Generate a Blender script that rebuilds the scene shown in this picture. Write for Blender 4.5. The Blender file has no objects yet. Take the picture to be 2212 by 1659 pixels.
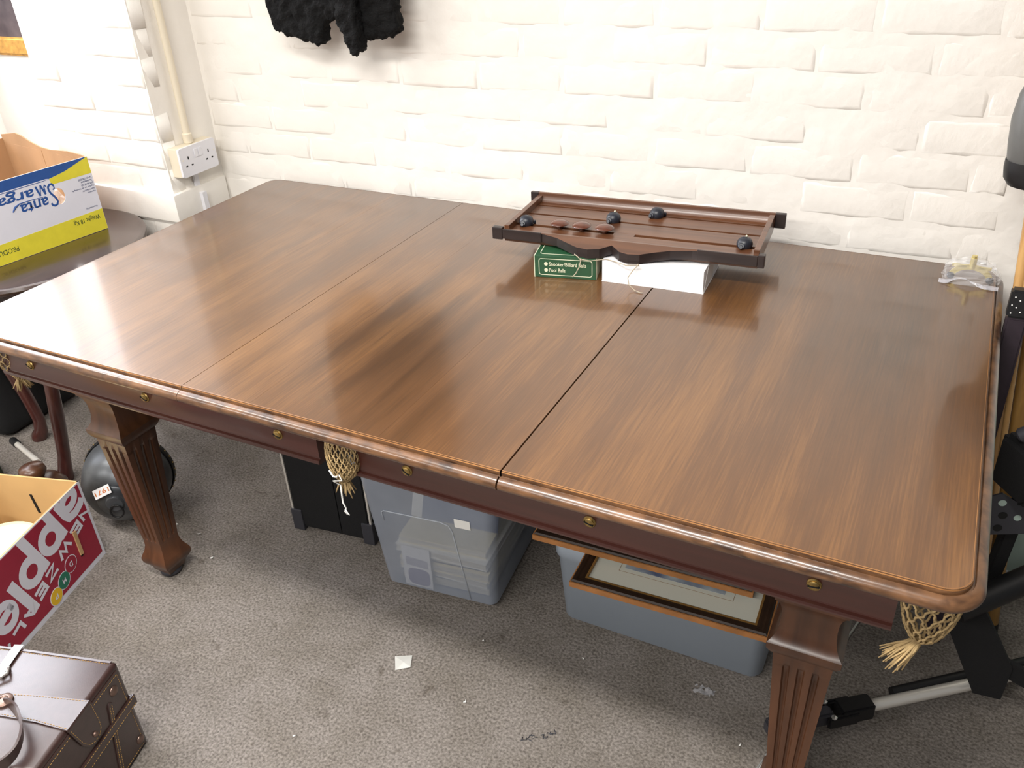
import bpy, bmesh, math, random
from mathutils import Vector, Matrix, noise as mnoise
random.seed(7)
R = math.radians
PI = math.pi
scene = bpy.context.scene
col = scene.collection

# ------------------------------------------------------------------ camera
cam_d = bpy.data.cameras.new('camera')
cam_d.sensor_fit = 'HORIZONTAL'
cam_d.sensor_width = 36.0
cam_d.lens = 36.0 * 1873.177 / 2212.0
cam_d.clip_start = 0.02
cam_d.clip_end = 60
cam = bpy.data.objects.new('camera', cam_d)
col.objects.link(cam)
_r = Vector((0.8921955686, 0.4491805003, -0.0471587260))
_u = Vector((-0.1951165456, 0.4774978750, 0.8566944105))
_f = Vector((-0.4073286154, 0.7551375090, -0.5136640357))
cam.matrix_world = Matrix(((_r.x, _u.x, -_f.x, 1.8649056), (_r.y, _u.y, -_f.y, -1.9811241), (_r.z, _u.z, -_f.z, 1.5827596), (0, 0, 0, 1)))
scene.camera = cam

# ------------------------------------------------------------------ world, exposure
scene.view_settings.view_transform = 'Standard'
scene.view_settings.look = 'None'
scene.view_settings.gamma = 1.0
scene.view_settings.use_curve_mapping = False
scene.view_settings.exposure = 0.45
world = bpy.data.worlds.new('world')
scene.world = world
world.use_nodes = True
bg = world.node_tree.nodes['Background']
bg.inputs[0].default_value = (0.97, 0.98, 1.0, 1)
bg.inputs[1].default_value = 0.13

# ------------------------------------------------------------------ lamps and daylight
def area(name, loc, target, sx, sy, power, colour):
    d = bpy.data.lights.new(name, 'AREA')
    d.shape = 'RECTANGLE'
    d.size = sx
    d.size_y = sy
    d.energy = power
    d.color = colour
    o = bpy.data.objects.new(name, d)
    col.objects.link(o)
    o.location = loc
    o.rotation_euler = (Vector(target) - Vector(loc)).to_track_quat('-Z', 'Y').to_euler()
    return o
# daylight entering by the large window in the left wall
area('window_daylight', (-2.56, -0.25, 2.40), (0.0, -0.25, 2.40), 2.05, 2.65, 88, (0.885, 0.905, 1.0))
TUBES = [(1.15, -1.70, 42), (-0.95, -1.55, 20), (1.15, -3.2, 49), (-0.95, -3.2, 34)]
for tx, ty, tp in TUBES:
    d = bpy.data.lights.new('ceiling_tube_light', 'AREA')
    d.shape = 'RECTANGLE'; d.size = 1.45; d.size_y = 0.16; d.energy = tp; d.color = (1.0, 0.965, 0.915)
    o = bpy.data.objects.new('ceiling_tube_light', d); col.objects.link(o)
    o.location = (tx, ty, 2.40); o.rotation_euler = (0, 0, 0)

# ------------------------------------------------------------------ materials
def s2l(c):
    def f(v):
        v /= 255.0
        return v / 12.92 if v <= 0.04045 else ((v + 0.055) / 1.055) ** 2.4
    return (f(c[0]), f(c[1]), f(c[2]), 1.0)

def mat(name, rgb, rough=0.6, metal=0.0, spec=0.5, noise=0.0, nscale=8.0, stretch=(1, 1, 1), bump=0.0, bscale=60.0,
        coat=0.0, coat_rough=0.1, rgb2=None, detail=4.0, bdist=0.002):
    m = bpy.data.materials.new(name)
    m.use_nodes = True
    nt = m.node_tree
    b = nt.nodes['Principled BSDF']
    b.inputs['Base Color'].default_value = s2l(rgb)
    b.inputs['Roughness'].default_value = rough
    b.inputs['Metallic'].default_value = metal
    b.inputs['Specular IOR Level'].default_value = spec
    b.inputs['Coat Weight'].default_value = coat
    b.inputs['Coat Roughness'].default_value = coat_rough
    tc = nt.nodes.new('ShaderNodeTexCoord')
    if noise > 0 or rgb2:
        mp = nt.nodes.new('ShaderNodeMapping')
        mp.inputs['Scale'].default_value = stretch
        nt.links.new(tc.outputs['Object'], mp.inputs['Vector'])
        n = nt.nodes.new('ShaderNodeTexNoise')
        n.inputs['Scale'].default_value = nscale
        n.inputs['Detail'].default_value = detail
        nt.links.new(mp.outputs['Vector'], n.inputs['Vector'])
        rmp = nt.nodes.new('ShaderNodeValToRGB')
        c1 = s2l(rgb)
        if rgb2:
            c2 = s2l(rgb2)
        else:
            c2 = tuple(max(0, v * (1 - noise)) for v in c1[:3]) + (1,)
            c1 = tuple(min(1, v * (1 + noise * 0.5)) for v in c1[:3]) + (1,)
        rmp.color_ramp.elements[0].position = 0.33
        rmp.color_ramp.elements[1].position = 0.67
        rmp.color_ramp.elements[0].color = c2
        rmp.color_ramp.elements[1].color = c1
        nt.links.new(n.outputs['Fac'], rmp.inputs['Fac'])
        nt.links.new(rmp.outputs['Color'], b.inputs['Base Color'])
    if bump > 0:
        n2 = nt.nodes.new('ShaderNodeTexNoise')
        n2.inputs['Scale'].default_value = bscale
        n2.inputs['Detail'].default_value = 5
        nt.links.new(tc.outputs['Object'], n2.inputs['Vector'])
        bp = nt.nodes.new('ShaderNodeBump')
        bp.inputs['Strength'].default_value = bump
        bp.inputs['Distance'].default_value = bdist
        nt.links.new(n2.outputs['Fac'], bp.inputs['Height'])
        nt.links.new(bp.outputs['Normal'], b.inputs['Normal'])
    return m

def wood(name, light, dark, rough=0.3, grain=(60, 3, 60), coat=0.0, coat_rough=0.12, patch=0.35, fine=0.5, spec=0.5, bump=0.0):
    m = bpy.data.materials.new(name)
    m.use_nodes = True
    nt = m.node_tree
    L = nt.links.new
    b = nt.nodes['Principled BSDF']
    tc = nt.nodes.new('ShaderNodeTexCoord')
    mp = nt.nodes.new('ShaderNodeMapping'); mp.inputs['Scale'].default_value = grain
    L(tc.outputs['Object'], mp.inputs['Vector'])
    n = nt.nodes.new('ShaderNodeTexNoise'); n.inputs['Scale'].default_value = 1.0; n.inputs['Detail'].default_value = 6; n.inputs['Distortion'].default_value = 0.4
    L(mp.outputs['Vector'], n.inputs['Vector'])
    mp2 = nt.nodes.new('ShaderNodeMapping'); mp2.inputs['Scale'].default_value = tuple(g * 0.12 for g in grain)
    L(tc.outputs['Object'], mp2.inputs['Vector'])
    n2 = nt.nodes.new('ShaderNodeTexNoise'); n2.inputs['Scale'].default_value = 1.0; n2.inputs['Detail'].default_value = 3
    L(mp2.outputs['Vector'], n2.inputs['Vector'])
    mx = nt.nodes.new('ShaderNodeMix'); mx.data_type = 'FLOAT'; mx.inputs[0].default_value = patch
    mult = nt.nodes.new('ShaderNodeMapRange'); mult.inputs[1].default_value = 0.3; mult.inputs[2].default_value = 0.7
    mult.inputs[3].default_value = 0.5 - fine / 2; mult.inputs[4].default_value = 0.5 + fine / 2
    L(n.outputs['Fac'], mult.inputs[0])
    L(mult.outputs[0], mx.inputs[2]); L(n2.outputs['Fac'], mx.inputs[3])
    rmp = nt.nodes.new('ShaderNodeValToRGB')
    rmp.color_ramp.elements[0].position = 0.25; rmp.color_ramp.elements[1].position = 0.75
    rmp.color_ramp.elements[0].color = s2l(dark); rmp.color_ramp.elements[1].color = s2l(light)
    L(mx.outputs[0], rmp.inputs['Fac'])
    L(rmp.outputs['Color'], b.inputs['Base Color'])
    b.inputs['Roughness'].default_value = rough
    b.inputs['Specular IOR Level'].default_value = spec
    b.inputs['Coat Weight'].default_value = coat
    b.inputs['Coat Roughness'].default_value = coat_rough
    if bump > 0:
        bp = nt.nodes.new('ShaderNodeBump'); bp.inputs['Strength'].default_value = bump; bp.inputs['Distance'].default_value = 0.001
        L(n.outputs['Fac'], bp.inputs['Height']); L(bp.outputs['Normal'], b.inputs['Normal'])
    return m

M = {}
M['paint'] = mat('white_paint', (246, 242, 235), 0.55, bump=0.4, bscale=26, bdist=0.005, noise=0.03, nscale=3)
M['carpet'] = None
M['leaf'] = None
M['rail'] = wood('rail_wood', (86, 46, 38), (52, 27, 22), 0.32, (3, 40, 40), coat=0.4, coat_rough=0.2)
M['lip'] = wood('pale_lip_wood', (170, 122, 74), (120, 78, 44), 0.35, (9, 9, 60))  # paler wood for the upper edge of the moulding
M['nose'] = wood('nose_wood', (118, 83, 55), (54, 35, 24), 0.3, (34, 34, 90), coat=0.5, coat_rough=0.16, patch=0.45, fine=0.9)
M['legwood'] = wood('leg_wood', (98, 61, 38), (56, 33, 21), 0.36, (40, 40, 4), coat=0.3, coat_rough=0.22)
M['brass'] = mat('brass', (176, 148, 92), 0.35, 0.9, noise=0.3, nscale=120)
M['black'] = mat('black_plastic', (22, 22, 24), 0.45)
M['blackmat'] = mat('black_cloth', (15, 15, 17), 0.9, bump=0.3, bscale=300)
M['darkgrey'] = mat('dark_grey_plastic', (58, 58, 64), 0.5)
M['green_baize'] = mat('green_baize', (38, 62, 26), 0.95)
M['white_plastic'] = mat('white_plastic', (232, 232, 238), 0.3)
M['cream_plastic'] = mat('cream_paint', (232, 222, 200), 0.4)
M['hole'] = mat('socket_black', (12, 12, 12), 0.8)
M['cardboard'] = mat('cardboard', (196, 158, 112), 0.85, noise=0.12, nscale=14)
M['cardboard_in'] = mat('inner_cardboard', (178, 140, 102), 0.85, noise=0.15, nscale=9, stretch=(1, 1, 0.2))
M['rope'] = mat('net_cord', (176, 150, 106), 0.85, noise=0.3, nscale=90)
M['twine'] = mat('pale_twine', (176, 164, 142), 0.85)
M['chrome'] = mat('chrome', (236, 234, 230), 0.2, 0.8)
M['silver'] = mat('brushed_aluminium', (240, 236, 228), 0.36, 0.55)
M['white_card'] = mat('white_card', (246, 246, 248), 0.6)
M['paper'] = mat('white_paper', (240, 240, 236), 0.8)

def carpet_mat():
    m = bpy.data.materials.new('grey_carpet'); m.use_nodes = True
    nt = m.node_tree; L = nt.links.new; b = nt.nodes['Principled BSDF']
    tc = nt.nodes.new('ShaderNodeTexCoord')
    a = nt.nodes.new('ShaderNodeTexNoise'); a.inputs['Scale'].default_value = 170; a.inputs['Detail'].default_value = 6
    c = nt.nodes.new('ShaderNodeTexNoise'); c.inputs['Scale'].default_value = 7; c.inputs['Detail'].default_value = 5; c.inputs['Roughness'].default_value = 0.65
    d = nt.nodes.new('ShaderNodeTexNoise'); d.inputs['Scale'].default_value = 19; d.inputs['Detail'].default_value = 3
    for q in (a, c, d): L(tc.outputs['Object'], q.inputs['Vector'])
    r1 = nt.nodes.new('ShaderNodeValToRGB')
    r1.color_ramp.elements[0].position = 0.32; r1.color_ramp.elements[1].position = 0.68
    r1.color_ramp.elements[0].color = s2l((98, 92, 87)); r1.color_ramp.elements[1].color = s2l((148, 141, 135))
    L(a.outputs['Fac'], r1.inputs['Fac'])
    r2 = nt.nodes.new('ShaderNodeValToRGB')
    r2.color_ramp.elements[0].position = 0.36; r2.color_ramp.elements[1].position = 0.6
    r2.color_ramp.elements[0].color = (0.80, 0.79, 0.76, 1); r2.color_ramp.elements[1].color = (1, 1, 1, 1)
    L(c.outputs['Fac'], r2.inputs['Fac'])
    r3 = nt.nodes.new('ShaderNodeValToRGB')
    r3.color_ramp.elements[0].position = 0.27; r3.color_ramp.elements[1].position = 0.36
    r3.color_ramp.elements[0].color = (0.62, 0.60, 0.57, 1); r3.color_ramp.elements[1].color = (1, 1, 1, 1)
    L(d.outputs['Fac'], r3.inputs['Fac'])
    mx = nt.nodes.new('ShaderNodeMix'); mx.data_type = 'RGBA'; mx.blend_type = 'MULTIPLY'; mx.inputs[0].default_value = 1
    L(r1.outputs['Color'], mx.inputs[6]); L(r2.outputs['Color'], mx.inputs[7])
    mx2 = nt.nodes.new('ShaderNodeMix'); mx2.data_type = 'RGBA'; mx2.blend_type = 'MULTIPLY'; mx2.inputs[0].default_value = 1
    L(mx.outputs[2], mx2.inputs[6]); L(r3.outputs['Color'], mx2.inputs[7])
    L(mx2.outputs[2], b.inputs['Base Color'])
    b.inputs['Roughness'].default_value = 0.95; b.inputs['Specular IOR Level'].default_value = 0.15
    bp = nt.nodes.new('ShaderNodeBump'); bp.inputs['Strength'].default_value = 0.6; bp.inputs['Distance'].default_value = 0.004
    L(a.outputs['Fac'], bp.inputs['Height']); L(bp.outputs['Normal'], b.inputs['Normal'])
    return m
M['carpet'] = carpet_mat()

def leaf_mat():
    # polished mahogany, grain along Y, a few boards of differing tone, scuffs near the front pocket
    m = bpy.data.materials.new('mahogany_top'); m.use_nodes = True
    nt = m.node_tree; L = nt.links.new; b = nt.nodes['Principled BSDF']
    N = nt.nodes.new
    geo = N('ShaderNodeNewGeometry'); pos = geo.outputs['Position']
    def noise(scale, detail, rough=0.5, dist=0.0):
        mp = N('ShaderNodeMapping'); mp.inputs['Scale'].default_value = scale
        L(pos, mp.inputs['Vector'])
        n = N('ShaderNodeTexNoise'); n.inputs['Scale'].default_value = 1; n.inputs['Detail'].default_value = detail
        n.inputs['Roughness'].default_value = rough; n.inputs['Distortion'].default_value = dist
        L(mp.outputs['Vector'], n.inputs['Vector'])
        return n.outputs['Fac']
    fine = noise((330, 10, 20), 4, 0.6)
    mid = noise((17, 1.1, 4), 4, 0.5, 0.2)
    big = noise((2.0, 1.3, 1), 3)
    def rng(v, a, bb, c, d):
        r = N('ShaderNodeMapRange'); r.inputs[1].default_value = a; r.inputs[2].default_value = bb; r.inputs[3].default_value = c; r.inputs[4].default_value = d
        L(v, r.inputs[0]); return r.outputs[0]
    def math_(op, x, y):
        q = N('ShaderNodeMath'); q.operation = op
        for i, v in enumerate((x, y)):
            if isinstance(v, (int, float)): q.inputs[i].default_value = v
            else: L(v, q.inputs[i])
        return q.outputs[0]
    s = math_('ADD', rng(fine, 0.3, 0.7, -0.10, 0.10), rng(mid, 0.25, 0.75, -0.15, 0.15))
    s = math_('ADD', s, rng(big, 0.3, 0.7, -0.17, 0.17))
    oi = N('ShaderNodeObjectInfo')
    s = math_('ADD', s, rng(oi.outputs['Random'], 0, 1, 0.455, 0.505))
    rmp = N('ShaderNodeValToRGB')
    e = rmp.color_ramp.elements
    e[0].position = 0.0; e[0].color = s2l((46, 32, 20))
    e[1].position = 1.0; e[1].color = s2l((142, 99, 53))
    k = e.new(0.5); k.color = s2l((91, 60, 33))
    L(s, rmp.inputs['Fac'])
    # darker stained streak in the middle leaf
    sep = N('ShaderNodeSeparateXYZ'); L(pos, sep.inputs[0])
    dx = math_('MULTIPLY', math_('SUBTRACT', sep.outputs[0], 0.93), 7.0)
    dy = math_('MULTIPLY', math_('SUBTRACT', sep.outputs[1], -0.72), 3.6)
    rr = math_('ADD', math_('MULTIPLY', dx, dx), math_('MULTIPLY', dy, dy))
    rr = math_('ADD', rr, rng(mid, 0.3, 0.7, -0.7, 0.7))
    stain = rng(rr, 0.1, 1.2, 0.62, 1.0)
    mx = N('ShaderNodeMix'); mx.data_type = 'RGBA'; mx.blend_type = 'MULTIPLY'; mx.inputs[0].default_value = 1
    L(rmp.outputs['Color'], mx.inputs[6]); L(stain, mx.inputs[7])
    # scuffed patch at the front edge over the middle pocket
    sc = noise((140, 60, 60), 5, 0.7)
    ex = math_('MULTIPLY', math_('SUBTRACT', sep.outputs[0], 0.95), 16.0)
    ey = math_('MULTIPLY', math_('SUBTRACT', sep.outputs[1], -0.985), 22.0)
    er = math_('ADD', math_('MULTIPLY', ex, ex), math_('MULTIPLY', ey, ey))
    ef = math_('MULTIPLY', rng(er, 0.2, 1.0, 1.0, 0.0), rng(sc, 0.52, 0.62, 0.0, 0.75))
    mx2 = N('ShaderNodeMix'); mx2.data_type = 'RGBA'; mx2.inputs[7].default_value = s2l((92, 66, 38))
    L(ef, mx2.inputs[0]); L(mx.outputs[2], mx2.inputs[6])
    L(mx2.outputs[2], b.inputs['Base Color'])
    L(rng(mid, 0.3, 0.7, 0.30, 0.36), b.inputs['Roughness'])
    b.inputs['Specular IOR Level'].default_value = 0.5
    b.inputs['Coat Weight'].default_value = 0.8
    L(rng(big, 0.3, 0.7, 0.075, 0.13), b.inputs['Coat Roughness'])
    bp = N('ShaderNodeBump'); bp.inputs['Strength'].default_value = 0.03; bp.inputs['Distance'].default_value = 0.001
    L(fine, bp.inputs['Height']); L(bp.outputs['Normal'], b.inputs['Normal'])
    return m
M['leaf'] = leaf_mat()

def clear_plastic(name, rgb, opac, rough=0.25):
    m = bpy.data.materials.new(name); m.use_nodes = True
    nt = m.node_tree; L = nt.links.new
    b = nt.nodes['Principled BSDF']
    b.inputs['Base Color'].default_value = s2l(rgb); b.inputs['Roughness'].default_value = rough
    t = nt.nodes.new('ShaderNodeBsdfTransparent')
    mx = nt.nodes.new('ShaderNodeMixShader')
    tc = nt.nodes.new('ShaderNodeTexCoord')
    n = nt.nodes.new('ShaderNodeTexNoise'); n.inputs['Scale'].default_value = 9
    L(tc.outputs['Object'], n.inputs['Vector'])
    r = nt.nodes.new('ShaderNodeMapRange'); r.inputs[1].default_value = 0.3; r.inputs[2].default_value = 0.7
    r.inputs[3].default_value = max(0, opac - 0.05); r.inputs[4].default_value = min(1, opac + 0.05)
    L(n.outputs['Fac'], r.inputs[0]); L(r.outputs[0], mx.inputs[0])
    L(t.outputs[0], mx.inputs[1]); L(b.outputs[0], mx.inputs[2])
    L(mx.outputs[0], nt.nodes['Material Output'].inputs['Surface'])
    return m

# ------------------------------------------------------------------ helpers
def root(name, label, cat, loc=(0, 0, 0), rz=0.0, group=None, kind=None):
    o = bpy.data.objects.new(name, None)
    o.empty_display_size = 0.05
    col.objects.link(o)
    o.location = loc
    o.rotation_euler = (0, 0, rz)
    tag(o, label, cat, group, kind)
    return o

def tag(o, label=None, cat=None, group=None, kind=None):
    if label: o['label'] = label
    if cat: o['category'] = cat
    if group: o['group'] = group
    if kind: o['kind'] = kind
    return o

def basis(o):
    m = Matrix.Translation(o.location) @ o.rotation_euler.to_matrix().to_4x4()
    if o.parent is not None:
        m = basis(o.parent) @ m
    return m

def obj(name, bm, material, parent=None, smooth=False, world=False, label=None, auto=None):
    if isinstance(bm, bmesh.types.BMesh):
        bmesh.ops.recalc_face_normals(bm, faces=bm.faces[:])
        me = bpy.data.meshes.new(name)
        bm.to_mesh(me); bm.free()
    else:
        me = bm
    if isinstance(material, str): material = M[material]
    if material: 
        if len(me.materials) == 0: me.materials.append(material)
    if smooth:
        for p in me.polygons: p.use_smooth = True
        if auto is not None:
            me.set_sharp_from_angle(angle=R(auto))
    o = bpy.data.objects.new(name, me)
    col.objects.link(o)
    if parent is not None:
        o.parent = parent
        if world:
            me.transform(basis(parent).inverted())
    if label: o['label'] = label
    return o

def box(bm, x0, x1, y0, y1, z0, z1, mx=None):
    vs = [bm.verts.new(Vector(p)) for p in ((x0, y0, z0), (x1, y0, z0), (x1, y1, z0), (x0, y1, z0), (x0, y0, z1), (x1, y0, z1), (x1, y1, z1), (x0, y1, z1))]
    if mx is not None:
        for v in vs: v.co = mx @ v.co
    for f in ((0, 3, 2, 1), (4, 5, 6, 7), (0, 1, 5, 4), (1, 2, 6, 5), (2, 3, 7, 6), (3, 0, 4, 7)):
        bm.faces.new([vs[i] for i in f])
    return vs

def bbox(x0, x1, y0, y1, z0, z1, bev=0.0, seg=2, mx=None):
    bm = bmesh.new()
    box(bm, x0, x1, y0, y1, z0, z1)
    if bev > 0:
        bmesh.ops.bevel(bm, geom=bm.edges[:], offset=bev, segments=seg, affect='EDGES', profile=0.6)
    if mx is not None:
        bmesh.ops.transform(bm, matrix=mx, verts=bm.verts[:])
    return bm

def lathe(bm, prof, seg=24, mx=None, cap=True):
    rings = []
    for r, z in prof:
        ring = []
        for i in range(seg):
            a = 2 * PI * i / seg
            v = Vector((max(r, 1e-5) * math.cos(a), max(r, 1e-5) * math.sin(a), z))
            if mx is not None: v = mx @ v
            ring.append(bm.verts.new(v))
        rings.append(ring)
    for a, b in zip(rings, rings[1:]):
        for i in range(seg):
            bm.faces.new((a[i], a[(i + 1) % seg], b[(i + 1) % seg], b[i]))
    if cap:
        bm.faces.new(rings[0][::-1]); bm.faces.new(rings[-1])
    return bm

def tube(bm, pts, rad, seg=8, cap=True):
    pts = [Vector(p) for p in pts]
    n = len(pts)
    rads = rad if isinstance(rad, (list, tuple)) else [rad] * n
    prev = None
    rings = []
    for i, p in enumerate(pts):
        t = (pts[min(i + 1, n - 1)] - pts[max(i - 1, 0)])
        if t.length < 1e-9: t = Vector((0, 0, 1))
        t.normalize()
        if prev is None:
            a = Vector((0, 0, 1)) if abs(t.z) < 0.9 else Vector((1, 0, 0))
            x = t.cross(a).normalized()
        else:
            x = (prev - t * prev.dot(t))
            if x.length < 1e-6: x = t.orthogonal()
            x.normalize()
        prev = x
        y = t.cross(x)
        rings.append([bm.verts.new(p + (x * math.cos(2 * PI * k / seg) + y * math.sin(2 * PI * k / seg)) * rads[i]) for k in range(seg)])
    for a, b in zip(rings, rings[1:]):
        for i in range(seg):
            bm.faces.new((a[i], a[(i + 1) % seg], b[(i + 1) % seg], b[i]))
    if cap:
        bm.faces.new(rings[0][::-1]); bm.faces.new(rings[-1])
    return bm

def prism(bm, pts, depth, mx=None):
    """pts: 2-D outline in local XY, extruded along local Z by depth."""
    lo = [Vector((p[0], p[1], 0)) for p in pts]
    hi = [Vector((p[0], p[1], depth)) for p in pts]
    if mx is not None:
        lo = [mx @ v for v in lo]; hi = [mx @ v for v in hi]
    a = [bm.verts.new(v) for v in lo]; b = [bm.verts.new(v) for v in hi]
    n = len(pts)
    bm.faces.new(a[::-1]); bm.faces.new(b)
    for i in range(n):
        bm.faces.new((a[i], a[(i + 1) % n], b[(i + 1) % n], b[i]))
    return bm

def frame(o, x, y):
    """matrix with origin o, X axis x, Y axis y, Z = x cross y"""
    x = Vector(x).normalized(); y = Vector(y); z = x.cross(y).normalized(); y = z.cross(x)
    return Matrix(((x.x, y.x, z.x, o[0]), (x.y, y.y, z.y, o[1]), (x.z, y.z, z.z, o[2]), (0, 0, 0, 1)))

def circle(cx, cy, rx, ry=None, n=24, a0=0.0):
    ry = rx if ry is None else ry
    return [(cx + rx * math.cos(a0 + 2 * PI * i / n), cy + ry * math.sin(a0 + 2 * PI * i / n)) for i in range(n)]

def rrect(x0, y0, x1, y1, r, n=5):
    out = []
    for cx, cy, a in ((x1 - r, y1 - r, 0), (x0 + r, y1 - r, PI / 2), (x0 + r, y0 + r, PI), (x1 - r, y0 + r, 1.5 * PI)):
        for i in range(n + 1):
            t = a + PI / 2 * i / n
            out.append((cx + r * math.cos(t), cy + r * math.sin(t)))
    return out

def ring_prism(bm, outer, inner, depth, mx):
    n = len(outer)
    def V(p, z): return bm.verts.new(mx @ Vector((p[0], p[1], z)))
    o0 = [V(p, 0) for p in outer]; o1 = [V(p, depth) for p in outer]
    i0 = [V(p, 0) for p in inner]; i1 = [V(p, depth) for p in inner]
    for i in range(n):
        j = (i + 1) % n
        bm.faces.new((o1[i], o1[j], i1[j], i1[i])); bm.faces.new((o0[i], i0[i], i0[j], o0[j]))
        bm.faces.new((o0[i], o0[j], o1[j], o1[i])); bm.faces.new((i0[i], i1[i], i1[j], i0[j]))
    return bm

def text_bm(body, x0, y0, x1, y1, mx, depth=0.0004, bold=0.0, shear=0.0, clip=None, keep_aspect=False):
    """lettering fitted in the rectangle x0..x1, y0..y1 of the plane mx, standing depth proud"""
    cu = bpy.data.curves.new('tmp', 'FONT')
    cu.body = body; cu.size = 1.0; cu.offset = bold; cu.shear = shear; cu.resolution_u = 4
    o = bpy.data.objects.new('tmp', cu); col.objects.link(o)
    dg = bpy.context.evaluated_depsgraph_get()
    me = bpy.data.meshes.new_from_object(o.evaluated_get(dg))
    bpy.data.objects.remove(o); bpy.data.curves.remove(cu)
    bm = bmesh.new(); bm.from_mesh(me); bpy.data.meshes.remove(me)
    xs = [v.co.x for v in bm.verts]; ys = [v.co.y for v in bm.verts]
    ax, bx, ay, by = min(xs), max(xs), min(ys), max(ys)
    sx = (x1 - x0) / (bx - ax); sy = (y1 - y0) / (by - ay)
    for v in bm.verts:
        v.co = Vector((x0 + (v.co.x - ax) * sx, y0 + (v.co.y - ay) * sy, depth))
    if clip:
        for (px, py, nx, ny) in clip:
            bmesh.ops.bisect_plane(bm, geom=bm.verts[:] + bm.edges[:] + bm.faces[:], plane_co=(px, py, 0), plane_no=(nx, ny, 0), clear_outer=True)
    bmesh.ops.transform(bm, matrix=mx, verts=bm.verts[:])
    return bm

def ribbon(bm, pts, w, mx, z=0.0, closed=False):
    """flat stroke of width w along a 2-D path"""
    n = len(pts); rows = []
    for i, p in enumerate(pts):
        if closed: a, b = pts[(i - 1) % n], pts[(i + 1) % n]
        else: a, b = pts[max(i - 1, 0)], pts[min(i + 1, n - 1)]
        p0 = Vector(pts[(i - 1) % n] if (closed or i) else p); p1 = Vector(p); p2 = Vector(pts[(i + 1) % n] if (closed or i < n - 1) else p)
        d1 = (p1 - p0); d2 = (p2 - p1)
        if d1.length < 1e-9: d1 = d2
        if d2.length < 1e-9: d2 = d1
        d1 = d1.normalized(); d2 = d2.normalized()
        n1 = Vector((-d1.y, d1.x)); n2 = Vector((-d2.y, d2.x))
        m = (n1 + n2)
        m = m.normalized() if m.length > 0.2 else n1
        k = min(1.6, 1.0 / max(0.35, m.dot(n1)))
        rows.append((bm.verts.new(mx @ Vector((p1.x + m.x * w / 2 * k, p1.y + m.y * w / 2 * k, z))), bm.verts.new(mx @ Vector((p1.x - m.x * w / 2 * k, p1.y - m.y * w / 2 * k, z)))))
    rng_ = range(n if closed else n - 1)
    for i in rng_:
        a, b = rows[i], rows[(i + 1) % n]
        bm.faces.new((a[0], b[0], b[1], a[1]))
    return bm

CAPS = {'N': [[(0, 0), (0, 1), (1, 0), (1, 1)]], 'E': [[(1, 0), (0, 0), (0, 1), (1, 1)], [(0, 0.5), (0.85, 0.5)]], 'W': [[(0, 1), (0.25, 0), (0.5, 0.9), (0.75, 0), (1, 1)]],
        'Z': [[(0, 1), (1, 1), (0, 0), (1, 0)]], 'A': [[(0, 0), (0.5, 1), (1, 0)], [(0.2, 0.32), (0.8, 0.32)]], 'L': [[(0, 1), (0, 0), (0.9, 0)]],
        'D': [[(0, 0), (0, 1), (0.55, 1), (0.9, 0.8), (1, 0.5), (0.9, 0.2), (0.55, 0)]], 'M': [[(0, 0), (0.06, 1), (0.5, 0.1), (0.94, 1), (1, 0)]], 'P': [[(0, 0), (0, 1), (0.7, 1), (0.95, 0.77), (0.7, 0.5), (0, 0.5)]]}
def caps(word, x0, y0, h, adv, cw, w, mx, shear=0.0):
    bm = bmesh.new(); x = x0
    for k, c in enumerate(word):
        ww = cw * (1.35 if c in 'WM' else 1.0)
        for j, st_ in enumerate(CAPS[c]):
            pts = [(x + px * ww + shear * py * h, y0 + w / 2 + py * (h - w)) for px, py in st_]
            if c == 'D': pts = pts + [pts[0]]
            ribbon(bm, pts, w, mx, 0.00006 * j)
        x += adv * (1.3 if c in 'WM' else 1.0)
    return bm
def clip_bm(bm, mx, planes):
    inv = mx.inverted()
    bmesh.ops.transform(bm, matrix=inv, verts=bm.verts[:])
    for (px, py, nx, ny) in planes:
        bmesh.ops.bisect_plane(bm, geom=bm.verts[:] + bm.edges[:] + bm.faces[:], plane_co=(px, py, 0), plane_no=(nx, ny, 0), clear_outer=True)
    bmesh.ops.transform(bm, matrix=mx, verts=bm.verts[:])
    return bm
def ell(cx, cy, rx, ry, a0=0.0, a1=360.0, n=28):
    return [(cx + rx * math.cos(R(a0 + (a1 - a0) * i / n)), cy + ry * math.sin(R(a0 + (a1 - a0) * i / n))) for i in range(n + 1)]

def copy_tree(o, parent=None):
    c = o.copy(); col.objects.link(c); c.parent = parent
    for ch in list(o.children): copy_tree(ch, c)
    return c

# ================================================================== the setting
def struct(name, bm, material, label=None, **k):
    o = obj(name, bm, material, **k)
    o['kind'] = 'structure'
    if label: o['label'] = label
    return o

bm = bmesh.new(); box(bm, -6.5, 4.5, -5.5, 1.2, -0.1, 0.0)
struct('floor', bm, 'carpet', 'worn grey carpet with a few dark stains')
bm = bmesh.new(); box(bm, -6.5, 4.5, -5.5, 1.2, 3.9, 4.0)
struct('ceiling', bm, 'paint', 'white painted ceiling above the table')

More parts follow.
